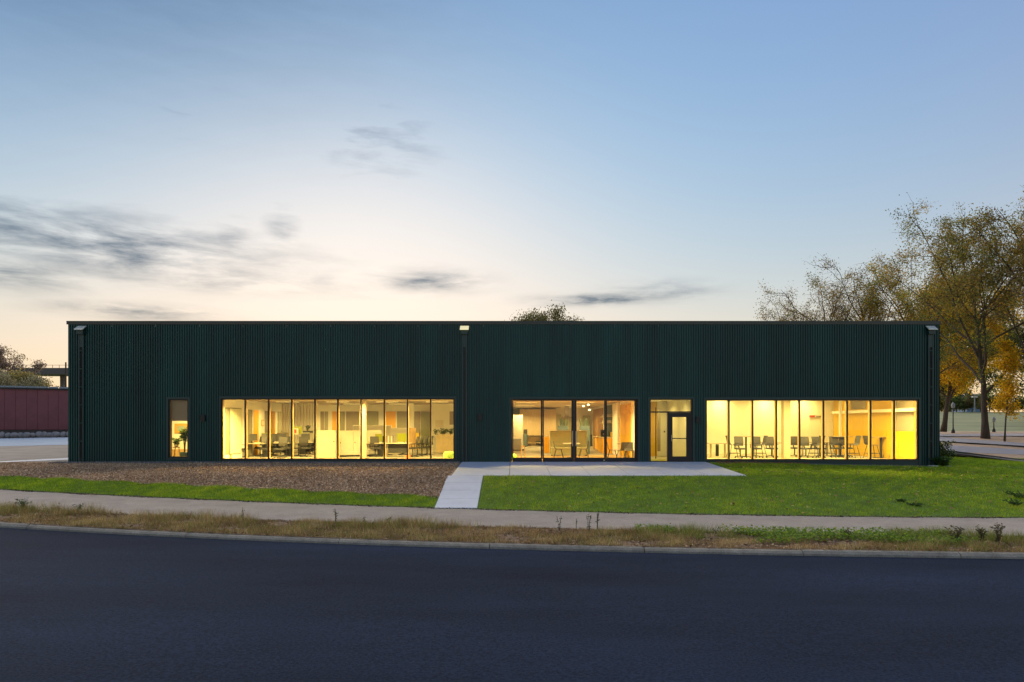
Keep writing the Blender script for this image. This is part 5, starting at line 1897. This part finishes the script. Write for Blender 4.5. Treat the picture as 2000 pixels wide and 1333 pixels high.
# dead stalks and clods on the verge soil
xg, yg, rg = scatter(9000, -22, 20, lambda x: kerbf(x)[0] + .12, lambda x: nearf(x)[0], 43)
gcol = np.array([(.30, .19, .10), (.18, .11, .06), (.46, .33, .18)])[rg.integers(0, 3, len(xg))]
chips('verge_litter', xg, yg, .03, .09, gcol, 'brown dead stalks and leaves lying on the verge', 'litter', .012, .4, .4)
# soil fringe and bits on the path edge
xg, yg, rg = scatter(5000, -22, 20, lambda x: farf(x)[0] - .12 + .06 * np.sin(x * 3.3), lambda x: farf(x)[0] + .05, 38)
gcol = np.array([(.10, .075, .045), (.16, .12, .07)])[rg.integers(0, 2, len(xg))]
chips('path_edge_litter', xg, yg, .02, .06, gcol, 'brown litter along the far edge of the path', 'litter', .014, .3, .6)

# single weeds
WG = 'tall weeds on the verge'
wl_ = [(45, 998, 974, 'bushy green weed with white flowers near the left edge of the verge', 3, .3, 90, GREEN + LGREEN), (152, 1003, 984, 'green weed with white flower heads, second from the left edge', 3, .25, 70, GREEN + LGREEN),
       (112, 1001, 982, 'thin dry weed between the two flowering weeds at the left', 0, .12, 14, BRN), (474, 1022, 990, 'thin upright weed with a white flower left of the long window strip centre', 1, .05, 20, GREEN),
       (656, 1027, 992, 'tall thin flowering weed beside the path below the tall taupe cabinet', 1, .06, 30, GREEN), (714, 1028, 1008, 'small yellowish weed left of the straw tuft', 0, .12, 24, LGREEN),
       (760, 1029, 1009, 'small dark weed just left of the straw tuft', 0, .1, 24, GREEN), (1092, 1038, 1010, 'leftmost white-flowered weed of the middle group', 2, .15, 24, GREEN),
       (1125, 1039, 1007, 'thin dark weed in the middle group below the sliding doors', 0, .04, 14, GREEN), (1150, 1041, 1004, 'tall white-flowered weed in the middle group', 2, .08, 24, GREEN),
       (1166, 1041, 1000, 'rightmost and tallest white-flowered weed of the middle group', 2, .07, 24, GREEN), (1298, 1043, 1030, 'short weed on the verge below the entry door', 0, .05, 12, GREEN),
       (1395, 1046, 1032, 'low dark weed at the path edge below the right window strip', 0, .2, 30, GREEN), (1655, 1056, 1030, 'dark upright weed in the green part of the verge', 0, .16, 60, [(.07, .07, .03), (.10, .09, .04)]),
       (1868, 1062, 1026, 'leftmost brownish tall weed near the right edge of the verge', 0, .28, 120, [(.12, .10, .04), (.09, .09, .03)]), (1920, 1063, 1028, 'middle brownish tall weed near the right edge of the verge', 0, .22, 90, [(.12, .10, .04), (.09, .09, .03)]),
       (1950, 1064, 1025, 'rightmost brownish tall weed near the right edge of the verge', 0, .24, 110, [(.12, .10, .04), (.09, .09, .03)])]
for k, (u, vb, vt, lb, fl_, spd, nlv, cl) in enumerate(wl_):
    p = ray(u, vb)
    leafy('weed', lb, p, spd, (vb - vt) * p[1] / F, nlv, .022 if nlv < 80 else .03, cl, 3 if nlv < 40 else 9, 'weed', WG, seed=100 + k, flower=fl_)
# straw tuft
p = ray(785, 1031)
rg = np.random.default_rng(77)
nb = 260
tf = thing('straw_tuft', 'tall pale straw tuft at the path edge left of the walkway', 'grass tuft', p)
tb_ = MB()
for k in range(nb):
    a_, r_ = rg.uniform(0, 6.28), rg.uniform(0, .18)
    x, y = r_ * math.cos(a_), r_ * math.sin(a_) * .6
    hgt = rg.uniform(.12, .34)
    lx_, ly_ = rg.normal() * .06, rg.normal() * .06
    tb_.v += [(x - .004, y, -.02), (x + .004, y, -.02), (x + lx_, y + ly_, hgt)]
    n = len(tb_.v)
    tb_.f.append((n - 3, n - 2, n - 1))
    tb_.m.append(0)
M['straw'] = mat('straw', (.36, .26, .11), .9)
tb_.build('blades', 'straw', tf)
DW = [(.06, .13, .03), (.08, .16, .035)]
for k, (u, v, w, h_, lb) in enumerate(((1760, 982, .16, .07, 'small dark weed patch on the lawn, left of the pair'), (1787, 989, .26, .08, 'wider dark weed patch on the lawn, right of the pair'),
                                      (1990, 975, .6, .24, 'dark leafy clump on the lawn at the right edge'), (1985, 990, .35, .18, 'small dark clump at the right edge nearer the path'))):
    leafy('lawn_weed', lb, ray(u, v), w, h_, 160, .035, DW, 16, 'weed', 'dark weeds on the lawn', seed=200 + k)
leafy('corner_plant', 'dark leafy plant at the right corner of the building', ray(1841, 912), .5, .42, 320, .09, DW, 22, 'plant', seed=300)
tree('dark leafy creeper plant at the far side of the right corner', (X(1838, 2), D0 + 2, -.15), 1.3, .35, .2, .03, DKG, 500, .12, 83, 7, None, 'shrub', clump=.12, sub=3, tert=3)
